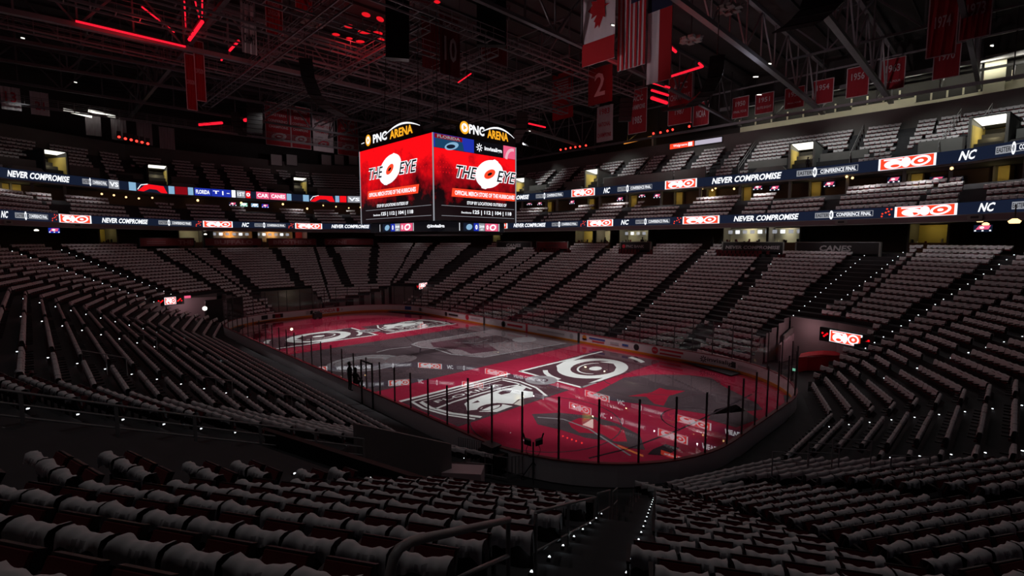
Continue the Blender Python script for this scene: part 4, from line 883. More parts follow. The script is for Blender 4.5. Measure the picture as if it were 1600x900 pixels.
# ---------------------------------------------------------------- speakers
def array(label, pts, wd, name='line_array_speaker', hang_top=True):
    P = [Vector(p) for p in pts]; e = empty(name, P[0], label, 'speaker', None)
    # resample
    L = [0]
    for a, b in zip(P[:-1], P[1:]): L.append(L[-1]+(b-a).length)
    n = max(4, int(L[-1]/.55))
    def at(t):
        s_ = t*L[-1]
        for i in range(len(P)-1):
            if s_ <= L[i+1]+1e-6: return P[i].lerp(P[i+1], (s_-L[i])/(L[i+1]-L[i]))
        return P[-1]
    side = Vector((CX-P[0].x, CY-P[0].y, 0)).normalized().cross(Vector((0, 0, 1)))
    for i in range(n):
        a, b = at(i/n), at((i+1)/n); d = (b-a).normalized(); N = side.cross(d); mb = MB()
        mb.box(lambda u, v, q: a+side*u+d*v+N*q, -wd/2, wd/2, .03, (b-a).length-.02, -.45, .3, BLACK); mb.box(lambda u, v, q: a+side*u+d*v+N*q, -wd*.4, wd*.4, .08, (b-a).length-.07, -.47, -.44, STEELD)
        mb.build('speaker_box', e)
    if hang_top:
        mb = MB(); mb.beam(P[0]+side*(wd*.4), P[0]-side*(wd*.4), .15, .15, STEELD); mb.tube([P[0], (P[0].x, P[0].y, 31)], .04, STEELD, 6); mb.build('hanging_frame', e)
    return e
def px_arr(label, pl, val, pts, wpx, **k):
    f = {'x': onx, 'y': ony}[pl]; P = [f(x, y, val) for x, y in pts]; dz = (P[0]-CAMP).dot(FWD); return array(label, P, wpx*dz/FPX, **k)
px_arr('big straight black speaker column hanging left of the number 10 banner', 'x', 0, [(621, -20), (621, 93)], 36)
px_arr('big straight black speaker column hanging right of the number 10 banner', 'x', -3, [(768, -25), (768, 72)], 46)
px_arr('curved black line array left of the scoreboard, bending down to the right', 'x', 10, [(477, 92), (481, 120), (492, 148), (508, 166), (536, 181)], 20)
px_arr('curved black line array right of the state flag, bending down to the left', 'y', -16, [(1121, 88), (1118, 118), (1104, 146), (1080, 164), (1044, 172)], 22)
px_arr('small straight black speaker column below the striped flag', 'y', -30, [(982, 130), (976, 190)], 20)
px_arr('short black line array at the right upper corner of the scoreboard', 'y', -14, [(816, 176), (815, 200), (803, 222)], 17)
px_arr('small black line array far left, in front of the dim banners', 'x', 38, [(367, 176), (370, 198), (380, 212)], 12)
px_arr('straight black speaker column left of the swirl banners', 'x', 36, [(398, 155), (398, 208)], 22)
px_arr('black curved array hanging at the top right, partly out of frame', 'y', -9, [(1296, -25), (1282, 12), (1258, 34), (1238, 46)], 60)
# ---------------------------------------------------------------- red lighting
def strip(a, b, r, label, mt=E_STRIP, power=0):
    e = empty('red_light_strip', a, label, 'light strip', 'red light strips in the roof'); mb = MB(); mb.tube([a, b], r, mt, 6); mb.build('lit_tube', e)
    mb = MB(); up = Vector((0, 0, r*1.6)); mb.beam(Vector(a)+up, Vector(b)+up, r*2.2, r, STEELD); mb.build('mounting_rail', e)
for i, (x0, y0, x1, y1, z, r, l) in enumerate(((118, 33, 290, 73, 29.8, .09, 'long red strip along a beam at upper left'), (296, 62, 316, 34, 29.6, .16, 'short thick red strip on the crossing beam at upper left'), (222, 11, 272, 50, 32, .07, 'red strip rising to the left above the long strip'), (312, 30, 303, -6, 31.5, .06, 'thin red strip at the top edge beside the thick one'), (316, 30, 316, -6, 31.5, .06, 'second thin red strip at the top edge beside the thick one'), (291, 50, 288, 2, 32, .06, 'vertical thin red strip left of the thick one'), (359, 79, 373, 64, 30.5, .12, 'short red strip right of the red-lit banner pair'), (346, 94, 351, 86, 30.5, .1, 'tiny red strip below the short one'), (311, 195, 347, 192, 29.5, .2, 'red strip low at left beside the curved array'), (382, 188, 390, 187, 29.5, .25, 'red stub behind the left speaker column'), (716, 129, 736, 115, 29.5, .06, 'lone red strip above the arena name sign'), (826, 193, 852, 199, 29.5, .12, 'red strip right of the scoreboard'), (1046, 120, 1098, 104, 30, .12, 'red strip right of the flags'), (1098, 104, 1092, 99, 30, .12, 'end bend of the red strip right of the flags'), (1018, 129, 1046, 137, 29.5, .12, 'upper of three red strips below the state flag'), (1018, 141, 1044, 149, 29.2, .13, 'middle of three red strips below the state flag'), (1018, 153, 1042, 161, 29, .2, 'lowest and brightest of three red strips below the state flag'), (1048, 74, 1056, 81, 31, .14, 'red stub on the right edge of the state flag'))):
    strip(onz(x0, y0, z), onz(x1, y1, z), r, l)
# glowing ovals painted in for red light on the roof bay, seen through catwalks
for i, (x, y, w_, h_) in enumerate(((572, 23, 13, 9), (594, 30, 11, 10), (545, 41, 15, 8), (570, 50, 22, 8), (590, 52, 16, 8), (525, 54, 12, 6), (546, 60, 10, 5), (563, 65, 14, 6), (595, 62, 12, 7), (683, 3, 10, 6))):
    c_ = onz(x, y, 34); e = empty('red_light_patch', c_, ['large oval', 'second oval', 'left middle', 'centre middle', 'right middle', 'far left', 'small lower left', 'small lower', 'lower right', 'lone top'][i]+' glow standing for red light on the roof above the catwalks', 'light patch', 'painted red light patches in the roof'); mb = MB()
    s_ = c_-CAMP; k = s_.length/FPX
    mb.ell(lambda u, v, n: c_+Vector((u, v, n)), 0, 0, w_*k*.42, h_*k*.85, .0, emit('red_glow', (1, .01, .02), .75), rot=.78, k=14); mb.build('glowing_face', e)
for (x, y, z, pw) in ((17, 20, 28.6, 130), (8, 4, 31, 150), (-9, -17, 28.5, 110), (-16, -15, 27, 120)): lamp('red_wash', 'POINT', (x, y, z), pw, (1, .02, .03), shadow_soft_size=.2)
def redspots(L, pl, val, label):
    f = {'x': onx, 'y': ony}[pl]
    for i, (x, y) in enumerate(L):
        p = f(x, y, val); e = empty('red_stage_spot', p, f'{["first","second","third","fourth","fifth","sixth"][i]} from the left of the {label}', 'spotlight', label); d = (CAMP-p).normalized(); mb = MB()
        mb.tube([p, p-d*.6], .28, BLACK, 10); mb.build('housing', e); mb = MB(); mb.tube([p+d*.02, p+d*.08], .17, E_SPOTR, 10); mb.build('lens', e); mb = MB(); mb.beam(p-d*.3, p-d*.3+Vector((0, 0, .8)), .08, .5, STEELD); mb.build('yoke', e)
redspots([(186, 214), (196, 216.7), (205, 218.5), (213.5, 220.5), (222, 222.3), (231, 224.5)], 'x', 50, 'row of six red spots high at the left')
redspots([(876, 234), (884, 232.5), (891.5, 231), (899, 229.8), (906, 228.8), (915.5, 227.3)], 'y', -46, 'row of six red spots right of the scoreboard')
redspots([(1021, 208.5), (1032, 207), (1043, 204.5), (1051, 202.5), (1077, 197.5)], 'y', -46, 'row of five red spots below the championship banners')

# ---------------------------------------------------------------- upper level: vomitories, glass, wall signs
for i, (vx, vy) in enumerate(VOM):
    # nearest facet normal
    n = ringhit((1245, 1528, 924, 812, 473, 255, 98)[i], 30.4)[1]
    U = Vector((-n.y, n.x, 0)); fr = frame((vx, vy, 19.4), U)
    if (fr(0, 0, 1)-fr(0, 0, 0)).xy.dot(n) < 0: fr = frame((vx, vy, 19.4), -U)
    lab = ['right of centre, with a person in front', 'at the far right of the top tier', 'just right of the scoreboard', 'at the scoreboard edge', 'left of the scoreboard at the far end', 'left half, beside the second dark section', 'at the far left of the top tier'][i]
    e = empty('entrance_portal', fr(0, 0, 0), 'entrance portal with bright ceiling '+lab, 'portal'); mb = MB()
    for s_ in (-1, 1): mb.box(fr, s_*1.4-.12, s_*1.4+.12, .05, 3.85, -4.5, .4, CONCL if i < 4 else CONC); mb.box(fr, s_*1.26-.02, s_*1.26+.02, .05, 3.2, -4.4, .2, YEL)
    mb.box(fr, -1.55, 1.55, .05, 3.6, -4.9, -4.5, YEL); mb.add([fr(u, v+dv, n_) for dv in (.06, .16) for u, v, n_ in ((-1.55, 3.8, .4), (1.55, 3.8, .4), (1.55, 3.25, -4.5), (-1.55, 3.25, -4.5))], [(0, 1, 2, 3), (4, 5, 6, 7), (0, 1, 5, 4), (1, 2, 6, 5), (3, 0, 4, 7)], CONC)
    mb.build('side_wall', e); mb = MB(); lz = -2.6 if i < 4 else -1.55; lv = 3.8+.58*(lz-.35)/4.65; mb.quad(fr(-1.2, 3.8, .35), fr(1.2, 3.8, .35), fr(1.2, lv, lz), fr(-1.2, lv, lz), E_FL); mb.build('glowing_ceiling', e)  # glowing panel stands in for the lit corridor ceiling
    lamp('portal_lamp', 'POINT', fr(0, 2.2, -1.5), 55 if i < 4 else 25, (1, .85, .45), shadow_soft_size=.3)
    for s_ in (-1, 1):
        mb = MB(); W_ = 5.0 if i in (0, 2, 4) else 4
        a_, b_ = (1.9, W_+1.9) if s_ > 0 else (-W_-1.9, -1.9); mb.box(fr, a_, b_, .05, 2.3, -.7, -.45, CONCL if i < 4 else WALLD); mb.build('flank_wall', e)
    # light concrete pulpit in front
    mb = MB(); cx_ = 3.4 if i % 2 else -3.6
    mb.add([fr(cx_+u, v, nn) for u, v, nn in ((-2.6, .0, .9), (2.6, 0, .9), (1.5, 1.15, .9), (-1.5, 1.15, .9), (-2.6, 0, 0), (2.6, 0, 0), (1.5, 1.15, 0), (-1.5, 1.15, 0))], [(0, 1, 2, 3), (7, 6, 5, 4), (3, 2, 6, 7), (0, 3, 7, 4), (1, 5, 6, 2)], CONCL); mb.build('ramp_parapet', e)
# wall parapet bands behind the top ribbon on the bright side
for i, (p0, p1) in enumerate(((942, 1048), (1050, 1098), (560, 500))):
    A, n, f_ = ringhit(p0, 29.0); B, n2, g_ = ringhit(p1, 29.0)
    if f_ != g_: continue
    mb = MB(); mb.beam((A.x, A.y, 20.35), (B.x, B.y, 20.35), .25, 1.9, CONCL); struct(mb.build('wall_aisle_parapet'))
# handrails of the top tier aisles
for i, px in enumerate((990, 1034, 1148, 1318, 1452, 1500)):
    A, n, f_ = ringhit(px, 30.5); B = A-n*6.2; e = empty('aisle_handrail', (A.x, A.y, 20.5), f'metal handrail on the {ordn(i+1)} top tier aisle right of the scoreboard', 'handrail', 'top tier aisle handrails'); mb = MB()
    mb.tube([(A.x, A.y, 21.3), (B.x, B.y, 21.3+6.2*.72)], .04, RAILM, 6); mb.tube([(A.x, A.y, 20.8), (B.x, B.y, 20.8+6.2*.72)], .04, RAILM, 6); mb.build('rail', e); mb = MB()
    for q in range(4): p = A.lerp(B, q/3); z = 20.1+6.2*.72*q/3; mb.tube([(p.x, p.y, z-.3), (p.x, p.y, z+1.2)], .035, RAILM, 6)
    mb.build('post', e)
# sponsor strip on the parapet
e = empty('sponsor_sign', (-1, -49.4, 27), 'small lit red and white sponsor strip on the upper parapet', 'sign'); a = ringhit(1042, 36.5)[0]; b = ringhit(1121, 36.5)[0]
fr = frame(((a.x+b.x)/2, a.y, 26.45), (-1, 0, 0)); w_ = abs(a.x-b.x); mb = MB(); mb.box(fr, -w_/2-.1, w_/2+.1, -.5, .5, -.02, .05, BLACK); mb.build('sign_box', e); mb = MB()
mb.poly(fr, [(-w_/2, -.42), (-.02*w_, -.42), (-.02*w_, .42), (-w_/2, .42)], .07, E_OR); mb.poly(fr, [(0, -.36), (w_/2, -.36), (w_/2, .36), (0, .36)], .07, emit('led_soft_white', (.55, .5, .62), .9)); mb.text(fr, 'Walgreens', -w_*.29, 0, .5, w_*.28, .09, E_W); mb.poly(fr, [(-w_*.13, -.3), (-w_*.05, -.3), (-w_*.05, .3), (-w_*.13, .3)], .09, E_W); mb.build('lit_face', e)
# amber press lights
e = empty('amber_display', (6, -50, 28), 'amber lettered light strip under the roof edge, right of the scoreboard', 'sign'); mb = MB(); A = ony(975, 224, -50.5); B = ony(1018, 214, -50.5); mb.beam(A, B, .1, .3, E_AMB); mb.build('amber_tubes', e); mb = MB(); C_ = ony(1022, 219, -50.5); mb.beam(C_+Vector((0, 0, -1.6)), C_+Vector((0, 0, 1.2)), .3, 1.0, CREAM); mb.build('cream_post', e)
lamp('amber_lamp', 'POINT', (A+B)/2+Vector((0, .6, .3)), 12, (1, .6, .15), shadow_soft_size=.2)
# pale press box panels below the swirl banners
for i, px in enumerate((432, 456, 510, 530, 552)):
    p = onx(px, 250, 66); e = empty('press_window', p, f'{ordn(i+1)} pale window panel from the left under the swirl banners', 'window', 'pale windows at the far end'); mb = MB(); fr = frame(p, (0, -1, 0)); mb.box(fr, -1.1, 1.1, -1.1, 1.1, -.1, 0, mat('pale_window', (.5, .48, .48), .5)); mb.build('pane', e); mb = MB(); mb.line(fr, [(-1.1, -1.1), (1.1, -1.1), (1.1, 1.1), (-1.1, 1.1), (-1.1, -1.1)], .12, .03, STEELD); mb.build('window_frame', e)
for x, y, l in ((138, 173, 'left'), (99, 172, 'far left')):
    p = onx(x, y, 54); e = empty('white_ceiling_lamp', p, f'small glaring white lamp at the {l} under the roof', 'ceiling light'); mb = MB(); mb.beam(p, p+Vector((0, -3, -.4)), .4, .25, E_FL); mb.build('tube', e); mb = MB(); mb.beam(p+Vector((0, 0, .3)), p+Vector((0, -3, -.1)), .5, .12, STEEL); mb.build('reflector', e)
for i, (x, y) in enumerate(((1185, 120), (1190, 148), (1205, 100), (1478, 71), (1552, 72), (38, 60), (120, 129), (829, 205), (960, 40))):
    p = onz(x, y, 29.2); e = empty('work_light', p, ['bright small work light on the long right beam', 'white work light above the 1951 banner', 'thin white light by the right beam', 'white speck light left of the 1973 banner', 'white lamp bracket at the top right', 'white speck light at the top left', 'twin white specks above the left banners', 'white lamp right of the scoreboard', 'tiny white light between the two big flags'][i], 'work light'); mb = MB(); mb.beam(p, p+Vector((.5 if i in (0, 1) else .18, .2, .05)), .09, .09, E_FL); mb.build('lit_tube', e); mb = MB(); mb.beam(p+Vector((0, 0, .1)), p+Vector((.3, .2, .15)), .14, .05, STEELD); mb.build('bracket', e)

# ---------------------------------------------------------------- club level: posts, TVs, lamps
def tv(p, n, label, kind=0, w_=1.25, grp='wall televisions in the club suites'):
    fr = frame(p, (-n.y, n.x, 0)); fr = fr if (fr(0, 0, 1)-fr(0, 0, 0)).xy.dot(n) > 0 else frame(p, (n.y, -n.x, 0)); e = empty('television', p, label, 'television', grp)
    mb = MB(); mb.box(fr, -w_/2-.05, w_/2+.05, -.38, .38, -.08, 0, BLACK); mb.build('casing', e); mb = MB()
    c1 = (E_DRED, E_BLUE, E_GREEN, E_SKY)[kind]; mb.poly(fr, [(-w_/2, -.33), (w_/2, -.33), (w_/2, .33), (-w_/2, .33)], .01, c1 if kind else E_NAVY); mb.poly(fr, [(-w_*.4, -.1), (w_*.3, -.1), (w_*.42, .28), (-w_*.2, .28)], .02, E_PINK if kind < 2 else E_W); mb.ell(fr, -w_*.05, .08, .2, .12, .03, E_W)
    for q in (-.4, .4, 0): mb.poly(fr, [(q*w_-.08, -.28), (q*w_+.08, -.28), (q*w_+.08, -.15), (q*w_-.08, -.15)], .03, E_W)
    mb.build('picture', e)
for i, (px, py, k) in enumerate(((827, 318, 0), (843, 318, 0), (893, 316, 0), (967, 311, 0), (1001, 305, 0), (1024, 306, 0), (1179, 292, 0), (1205, 293, 0), (1289, 286, 0), (1388, 277, 0), (1454, 274, 0), (1557, 264, 0), (1483, 272, 0), (368, 319, 0), (385, 320, 2), (402, 321, 3), (418, 322, 1))):
    p, n, f_ = ringhit(px, 30.7 if px > 600 else 31); dz = (Vector((p.x, p.y, 15))-CAMP).dot(FWD); z = CZ+(450-py)/FPX*dz*1.0; 
    z = CAMP.z+ray(px, py).z*((p.x-CX)/ray(px, py).x); tv(Vector((p.x, p.y, z)), n, f'{ordn(i+1 if px > 600 else i-12)} television from the left in the club suites, '+('right of the scoreboard' if px > 600 else 'left of the scoreboard'), k)
for i, px in enumerate((816, 853, 870, 936, 978, 1031, 1091, 1152, 1229, 1317, 1404, 1475, 1589, 700, 60, 110)):
    p, n, f_ = ringhit(px, 28.2)
    if px in (700,): continue
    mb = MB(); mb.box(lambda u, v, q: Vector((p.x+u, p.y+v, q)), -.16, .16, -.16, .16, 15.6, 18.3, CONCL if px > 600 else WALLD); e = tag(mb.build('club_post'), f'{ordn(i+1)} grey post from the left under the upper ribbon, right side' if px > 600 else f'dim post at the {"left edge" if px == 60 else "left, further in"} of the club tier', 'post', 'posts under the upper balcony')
for i, px in enumerate((860, 925, 990, 1060, 1110, 1165, 1270, 1425, 1560, 18, 33)):     # yellow lit entry bays in the suite wall
    p, n, f_ = ringhit(px, 30.6); fr = frame((p.x, p.y, 15.7), (n.y, -n.x, 0)); mb = MB(); mb.box(fr, -.5, .5, 0, 2.5, -.3, .3, YEL); mb.box(fr, .55, .75, 0, 2.6, -.6, .6, WALLD); o = mb.build('yellow_entry_wall'); tag(o, f'yellow lit entry wall bay, {ordn(i+1)} from the left' if px > 600 else 'yellow lit wall bay at the left edge of the club tier, '+('outer' if px == 18 else 'inner'), 'wall bay', 'yellow entry bays in the club tier')
    q = p+n*1.2; lamp('suite_lamp', 'POINT', (q.x, q.y, 17.4), 9, (1, .78, .35), shadow_soft_size=.12)
    b_ = D.objects.new; 
# soffit lamps over the club seats
for i, px in enumerate((835, 900, 960, 1030, 1100, 1180, 1260, 1340, 1420, 1500, 1580)):
    p, n, f_ = ringhit(px, 25.5); lamp('club_soffit_lamp', 'SPOT', (p.x, p.y, 18.2), 360 if px > 900 else 230, (1, .96, .93), (p.x+n.x*.6, p.y+n.y*.6, 14), spot_size=math.radians(140), spot_blend=.8, shadow_soft_size=.06)
for i, px in enumerate((30, 90, 150, 400, 470, 540)):
    p, n, f_ = ringhit(px, 25.5); lamp('club_soffit_lamp', 'SPOT', (p.x, p.y, 18.2), (130, 150, 90, 130, 140, 150)[i], (1, .96, .93), (p.x+n.x*.6, p.y+n.y*.6, 14), spot_size=math.radians(140), spot_blend=.8, shadow_soft_size=.06)
# pendant bulbs in the suites
for i, (px, py) in enumerate(((1098, 294), (1113, 297), (1243, 255+23), (1323, 276), (1332, 278), (1487, 263), (309, 313), (377, 317), (442, 319), (480, 326), (159, 303), (178, 305), (197, 308), (217, 310), (238, 309), (510, 316), (525, 323), (545, 325), (563, 324), (1118, 270+24), (1147, 295), (505, 321))):
    p, n, f_ = ringhit(px, 29.6); r = ray(px, py); t = (p.x-CX)/r.x; q = CAMP+r*t; e = empty('pendant_bulb', q, f'{ordn(i+1)} warm glowing pendant bulb under the upper balcony', 'lamp', 'warm pendant bulbs under the upper balcony'); mb = MB(); rr = .14 if i not in (6, 7, 8, 9) else .2; mb.tube([q+Vector((0, 0, -rr)), q+Vector((0, 0, -rr*.4)), q+Vector((0, 0, rr*.6)), q+Vector((0, 0, rr))], [rr*.4, rr, rr*.8, rr*.2], E_BULB, 8); mb.build('bulb', e); mb = MB(); mb.tube([q+Vector((0, 0, rr)), (q.x, q.y, 18.2)], .02, BLACK, 4); mb.build('cord', e)

# ---------------------------------------------------------------- concourse: stands, wall glow
def shop(px, w_, label, glow, back=29.5, z=ZT, menu=True, lampw=45, tint=(1, .6, .25)):
    p, n, f_ = ringhit(px, back); fr = frame((p.x, p.y, z), (-n.y, n.x, 0)); fr = fr if (fr(0, 0, 1)-fr(0, 0, 0)).xy.dot(n) > 0 else frame((p.x, p.y, z), (n.y, -n.x, 0))
    e = empty('concession_stand', p.to_3d()+Vector((0, 0, z)), label, 'concession stand', None); mb = MB(); mb.box(fr, -w_/2, w_/2, 0, 1.05, -.6, 0, mat('counter_wood', (.2, .09, .04), .6)); mb.build('counter', e)
    mb = MB(); mb.box(fr, -w_/2, w_/2, 0, 3.0, -2.6, -2.5, glow); 
    for s_ in (-1, 1): mb.box(fr, s_*w_/2-.1, s_*w_/2+.1, 0, 3.1, -2.6, 0, WALLD)
    mb.build('back_wall', e)
    if menu:
        mb = MB(); nq = max(2, int(w_/1.0))
        for q in range(nq): u = -w_/2+w_*(q+.5)/nq; mb.poly(fr, [(u-.3, 2.25), (u+.3, 2.25), (u+.3, 2.75), (u-.3, 2.75)], -1.4, (E_GREY, E_W, E_GREY)[q % 3])
        mb.build('menu_board', e)
    lamp('stand_lamp', 'POINT', fr(0, 2.6, -1), lampw, tint, shadow_soft_size=.2)
    rs = random.Random(px); mb = MB()
    for q in range(int(w_*2)): u = rs.uniform(-w_/2, w_/2); h = rs.uniform(.15, .5); mb.box(fr, u-.08, u+.08, 1.05, 1.05+h, -.5, -.3, rs.choice([BLACK, SEATR, CREAM, STEELD]))
    mb.build('counter_goods', e)
shop(366, 6.5, 'orange-lit concession stand with white menu screens, left of the scoreboard', CREAM, 29.5, lampw=170, tint=(1, .36, .06)); shop(432, 6.5, 'orange-lit concession stand with screens nearest the scoreboard', CREAM, 29.5, lampw=150, tint=(1, .42, .1)); shop(300, 3.5, 'dim doorway stand with yellow post left of the orange stands', CREAM, 29.5, menu=False, lampw=22, tint=(1, .85, .55)); shop(472, 2.5, 'red-lit kiosk beside the orange stands', mat('red_wall', (.35, .03, .03), .8), 29.5, menu=False, lampw=25, tint=(1, .5, .4))
shop(989, 5.5, 'bright stand under the lower ribbon behind the bank wall sign', CREAM, 29.5, lampw=90, tint=(1, .9, .55)); shop(912, 4, 'yellow-lit doorway right of the scoreboard on the concourse', YEL, 29.5, menu=False, lampw=50, tint=(1, .85, .45)); shop(1162, 6, 'bright stand with white and blue signs behind the never compromise wall', CREAM, 29.5, lampw=110, tint=(1, .9, .6)); shop(1222, 4, 'white-lit stand left of the canes wall sign', CREAM, 29.5, lampw=70, tint=(1, .92, .7)); shop(1447, 3.4, 'dim yellow wall opening at the right on the concourse', YEL, 29, menu=False, lampw=22, tint=(1, .8, .3)); shop(776, 2, 'small yellow-lit doorway below the scoreboard corner', YEL, 29.5, menu=False, lampw=22, tint=(1, .8, .3)); shop(942, 3, 'cream alcove with display on the concourse right of the scoreboard', CREAM, 29.5, menu=False, lampw=45, tint=(1, .85, .55)); shop(172, 2.5, 'dim yellow alcove at left on the concourse', YEL, 29, menu=False, lampw=15, tint=(1, .8, .3))
for i, (px, py) in enumerate(((57, 361), (101, 355), (0, 350), (320, 361), (321, 367), (1531, 347), (1585, 349), (1540, 352))):
    p, n, f_ = ringhit(px, 28.5); r = ray(px, py); q = CAMP+r*((p.x-CX)/r.x); e = empty('concourse_lamp', q, ['small white lamp at left under the lower ribbon', 'round warm lamp at left under the lower ribbon', 'amber lamp at the left edge', 'upper of two white lamps beside the yellow post', 'lower of two white lamps beside the yellow post', 'yellow lamp at the right under the lower ribbon', 'dim pink lamp at the right edge', 'second yellow lamp at the right'][i], 'lamp'); mb = MB(); mb.tube([q, q+Vector((0, 0, .12)), q+Vector((0, 0, .25))], [.2, .26, .1], E_FL if i in (0, 3, 4) else E_BULB, 8); mb.build('globe', e); mb = MB(); mb.tube([q+Vector((0, 0, .25)), (q.x, q.y, 12.7)], .03, BLACK, 4); mb.build('stem', e)
tv(*(lambda h, q: (Vector((h[0].x, h[0].y, q)), h[1]))(ringhit(88, 28), 12.2), 'television at left under the lower ribbon', 1, 1.3, None); tv(*(lambda h, q: (Vector((h[0].x, h[0].y, q)), h[1]))(ringhit(1532, 28), 12.0), 'television at right under the lower ribbon', 0, 1.6, None)

# ---------------------------------------------------------------- painted walls at the top of the lower bowl
def wsign(pa, pb, name, label, txt, bg, tm, tw=.5, th=.5, small=None, ds=23.4, rim=CONCL):
    A, n, i = ringhit(pa, ds); B, n2, j = ringhit(pb, ds)
    if i != j: m_, n, i = ringhit((pa+pb)/2, ds); h_ = (A-m_).length*.95; t = Vector((n.y, -n.x)); A, B = m_-t*h_, m_+t*h_
    C_ = (A+B)/2; w_ = (A-B).length; bz = 9.5+(.6 if rim is CONC else 0); fr = frame((C_.x, C_.y, bz), (-n.y, n.x, 0)); fr = fr if (fr(0, 0, 1)-fr(0, 0, 0)).xy.dot(n) > 0 else frame((C_.x, C_.y, bz), (n.y, -n.x, 0))
    e = empty(name, (C_.x, C_.y, 9.5), label, 'wall sign'); mb = MB(); mb.box(fr, -w_/2, w_/2, -.05, 1.12, -.2, 0, bg); mb.text(fr, txt, 0 if small is None else small*w_, .5, th, w_*tw, .02, tm, shear=.15 if txt in ('CANES', 'NEVER COMPROMISE') else 0, fat=.03)
    if txt == 'PNC BANK': mb.ell(fr, -w_*.38, .5, .28, .28, .02, INKR)
    if small is not None: 
        for v in (.65, .35): mb.poly(fr, [((-.38 if small > 0 else .22)*w_, v-.06), ((-.05 if small > 0 else .45)*w_, v-.06), ((-.05 if small > 0 else .45)*w_, v+.06), ((-.38 if small > 0 else .22)*w_, v+.06)], .02, mat('faded_red_white', (.3, .13, .14), .8))
    mb.build('painted_panel', e); mb = MB(); mb.box(fr, -w_/2-.05, w_/2+.05, 1.12, 1.2, -.25, .06, rim)
    for s_ in (-1, 1): mb.box(fr, s_*w_/2-.08, s_*w_/2+.08, -.3, 1.12, -.25, .05, rim)
    mb.build('coping', e)
LG = mat('sign_grey_letter', (.42, .40, .41), .8); DRW = mat('dark_red_wall', (.20, .03, .035), .8); LR = mat('sign_pale_red_letter', (.34, .17, .18), .8)
wsign(1243, 1374, 'wall_sign', 'black wall sign with grey CANES lettering, the larger one at right', 'CANES', BLACK, LG, .38, .62)
wsign(1126, 1222, 'wall_sign', 'black wall sign reading NEVER COMPROMISE', 'NEVER COMPROMISE', BLACK, LG, .88, .42)
wsign(969, 1016, 'wall_sign', 'black wall sign with red dot and bank name', 'PNC BANK', BLACK, LG, .6, .42)
wsign(776, 830, 'wall_sign', 'small black wall sign with CANES lettering nearest the scoreboard', 'CANES', BLACK, LG, .42, .6)
wsign(834, 890, 'wall_sign', 'dark red wall panel with faint lettering right of the small canes sign', 'CANES', DRW, mat('faint_letter', (.09, .05, .055), .8), .4, .5)
wsign(217, 312, 'wall_sign', 'dark red wall sign reading THE at far left', 'THE', DRW, LR, .3, .7, .33, rim=CONC)
wsign(321, 410, 'wall_sign', 'dark red wall sign reading BUFFALO', 'BUFFALO', DRW, LR, .68, .7, rim=CONC)
wsign(417, 500, 'wall_sign', 'dark red wall sign reading BROTHERS', 'BROTHERS', DRW, LR, .78, .7, rim=CONC)
wsign(508, 584, 'wall_sign', 'dark red wall sign reading ZONE', 'ZONE', DRW, LR, .4, .7, -.25, rim=CONC)

# added fill spots that brighten the banners and flags
for (loc, tgt, pw, cone) in (((-8, -36, 26.5), (-9, -48, 30.5), 650, 65), ((-22, -36, 26.5), (-24, -48, 31), 650, 65), ((-33, -34, 26.5), (-36, -46, 31), 200, 60), ((-6, 2, 21.5), (-12, -13, 31), 1900, 50), ((6, -22, 24), (-2, -42, 28), 700, 60), ((38, -10, 25), (54, -10, 31), 900, 55)):
    lamp('banner_fill', 'SPOT', loc, pw, (1, .8, .84), tgt, spot_size=math.radians(cone), spot_blend=.8, shadow_soft_size=.2)
lamp('roof_fill', 'POINT', (4, 0, 23), 200, (1, .75, .78), shadow_soft_size=.6)  # added fill so the roof steel shows
lamp('roof_fill', 'POINT', (-20, -26, 27), 160, (.85, .85, 1), shadow_soft_size=.4)

# ---------------------------------------------------------------- corner tunnels, ramps, rails
def led_sign(c, U, w_, h, label, name='tunnel_sign'):
    fr = frame(c, U); e = empty(name, c, label, 'sign'); mb = MB(); mb.box(fr, -w_/2-.9, w_/2+.9, -h/2-.1, h/2+.1, -.3, 0, BLACK); mb.build('sign_box', e); mb = MB()
    swirl_panel(mb, fr, w_, h); 
    for s_ in (-1, 1):
        for q in range(4): mb.ell(fr, s_*(w_/2+.2+q*.14), (-.1+.12*((q*7) % 3))*s_, .1, .09, .03, E_RED, k=7)
    mb.build('lit_face', e); return e
TW = WV; PINK = mat('pale_tunnel_wall', (.5, .42, .44), .8, noise=.08, nscale=.7)
def wallseg(a, b, z0, z1, th, mt, name='wall_tunnel', zb=None):
    mb = MB(); a, b = Vector(a), Vector(b); L = (b-a).length; fr = frame((a.x, a.y, 0), (b.x-a.x, b.y-a.y, 0)); z2 = zb if zb is not None else z1
    mb.add([fr(0, z0, 0), fr(L, z0, 0), fr(L, z2, 0), fr(0, z1, 0), fr(0, z0, th), fr(L, z0, th), fr(L, z2, th), fr(0, z1, th)], [(0, 3, 2, 1), (4, 5, 6, 7), (3, 7, 6, 2), (0, 4, 7, 3), (1, 2, 6, 5), (0, 1, 5, 4)], mt); return struct(mb.build(name))
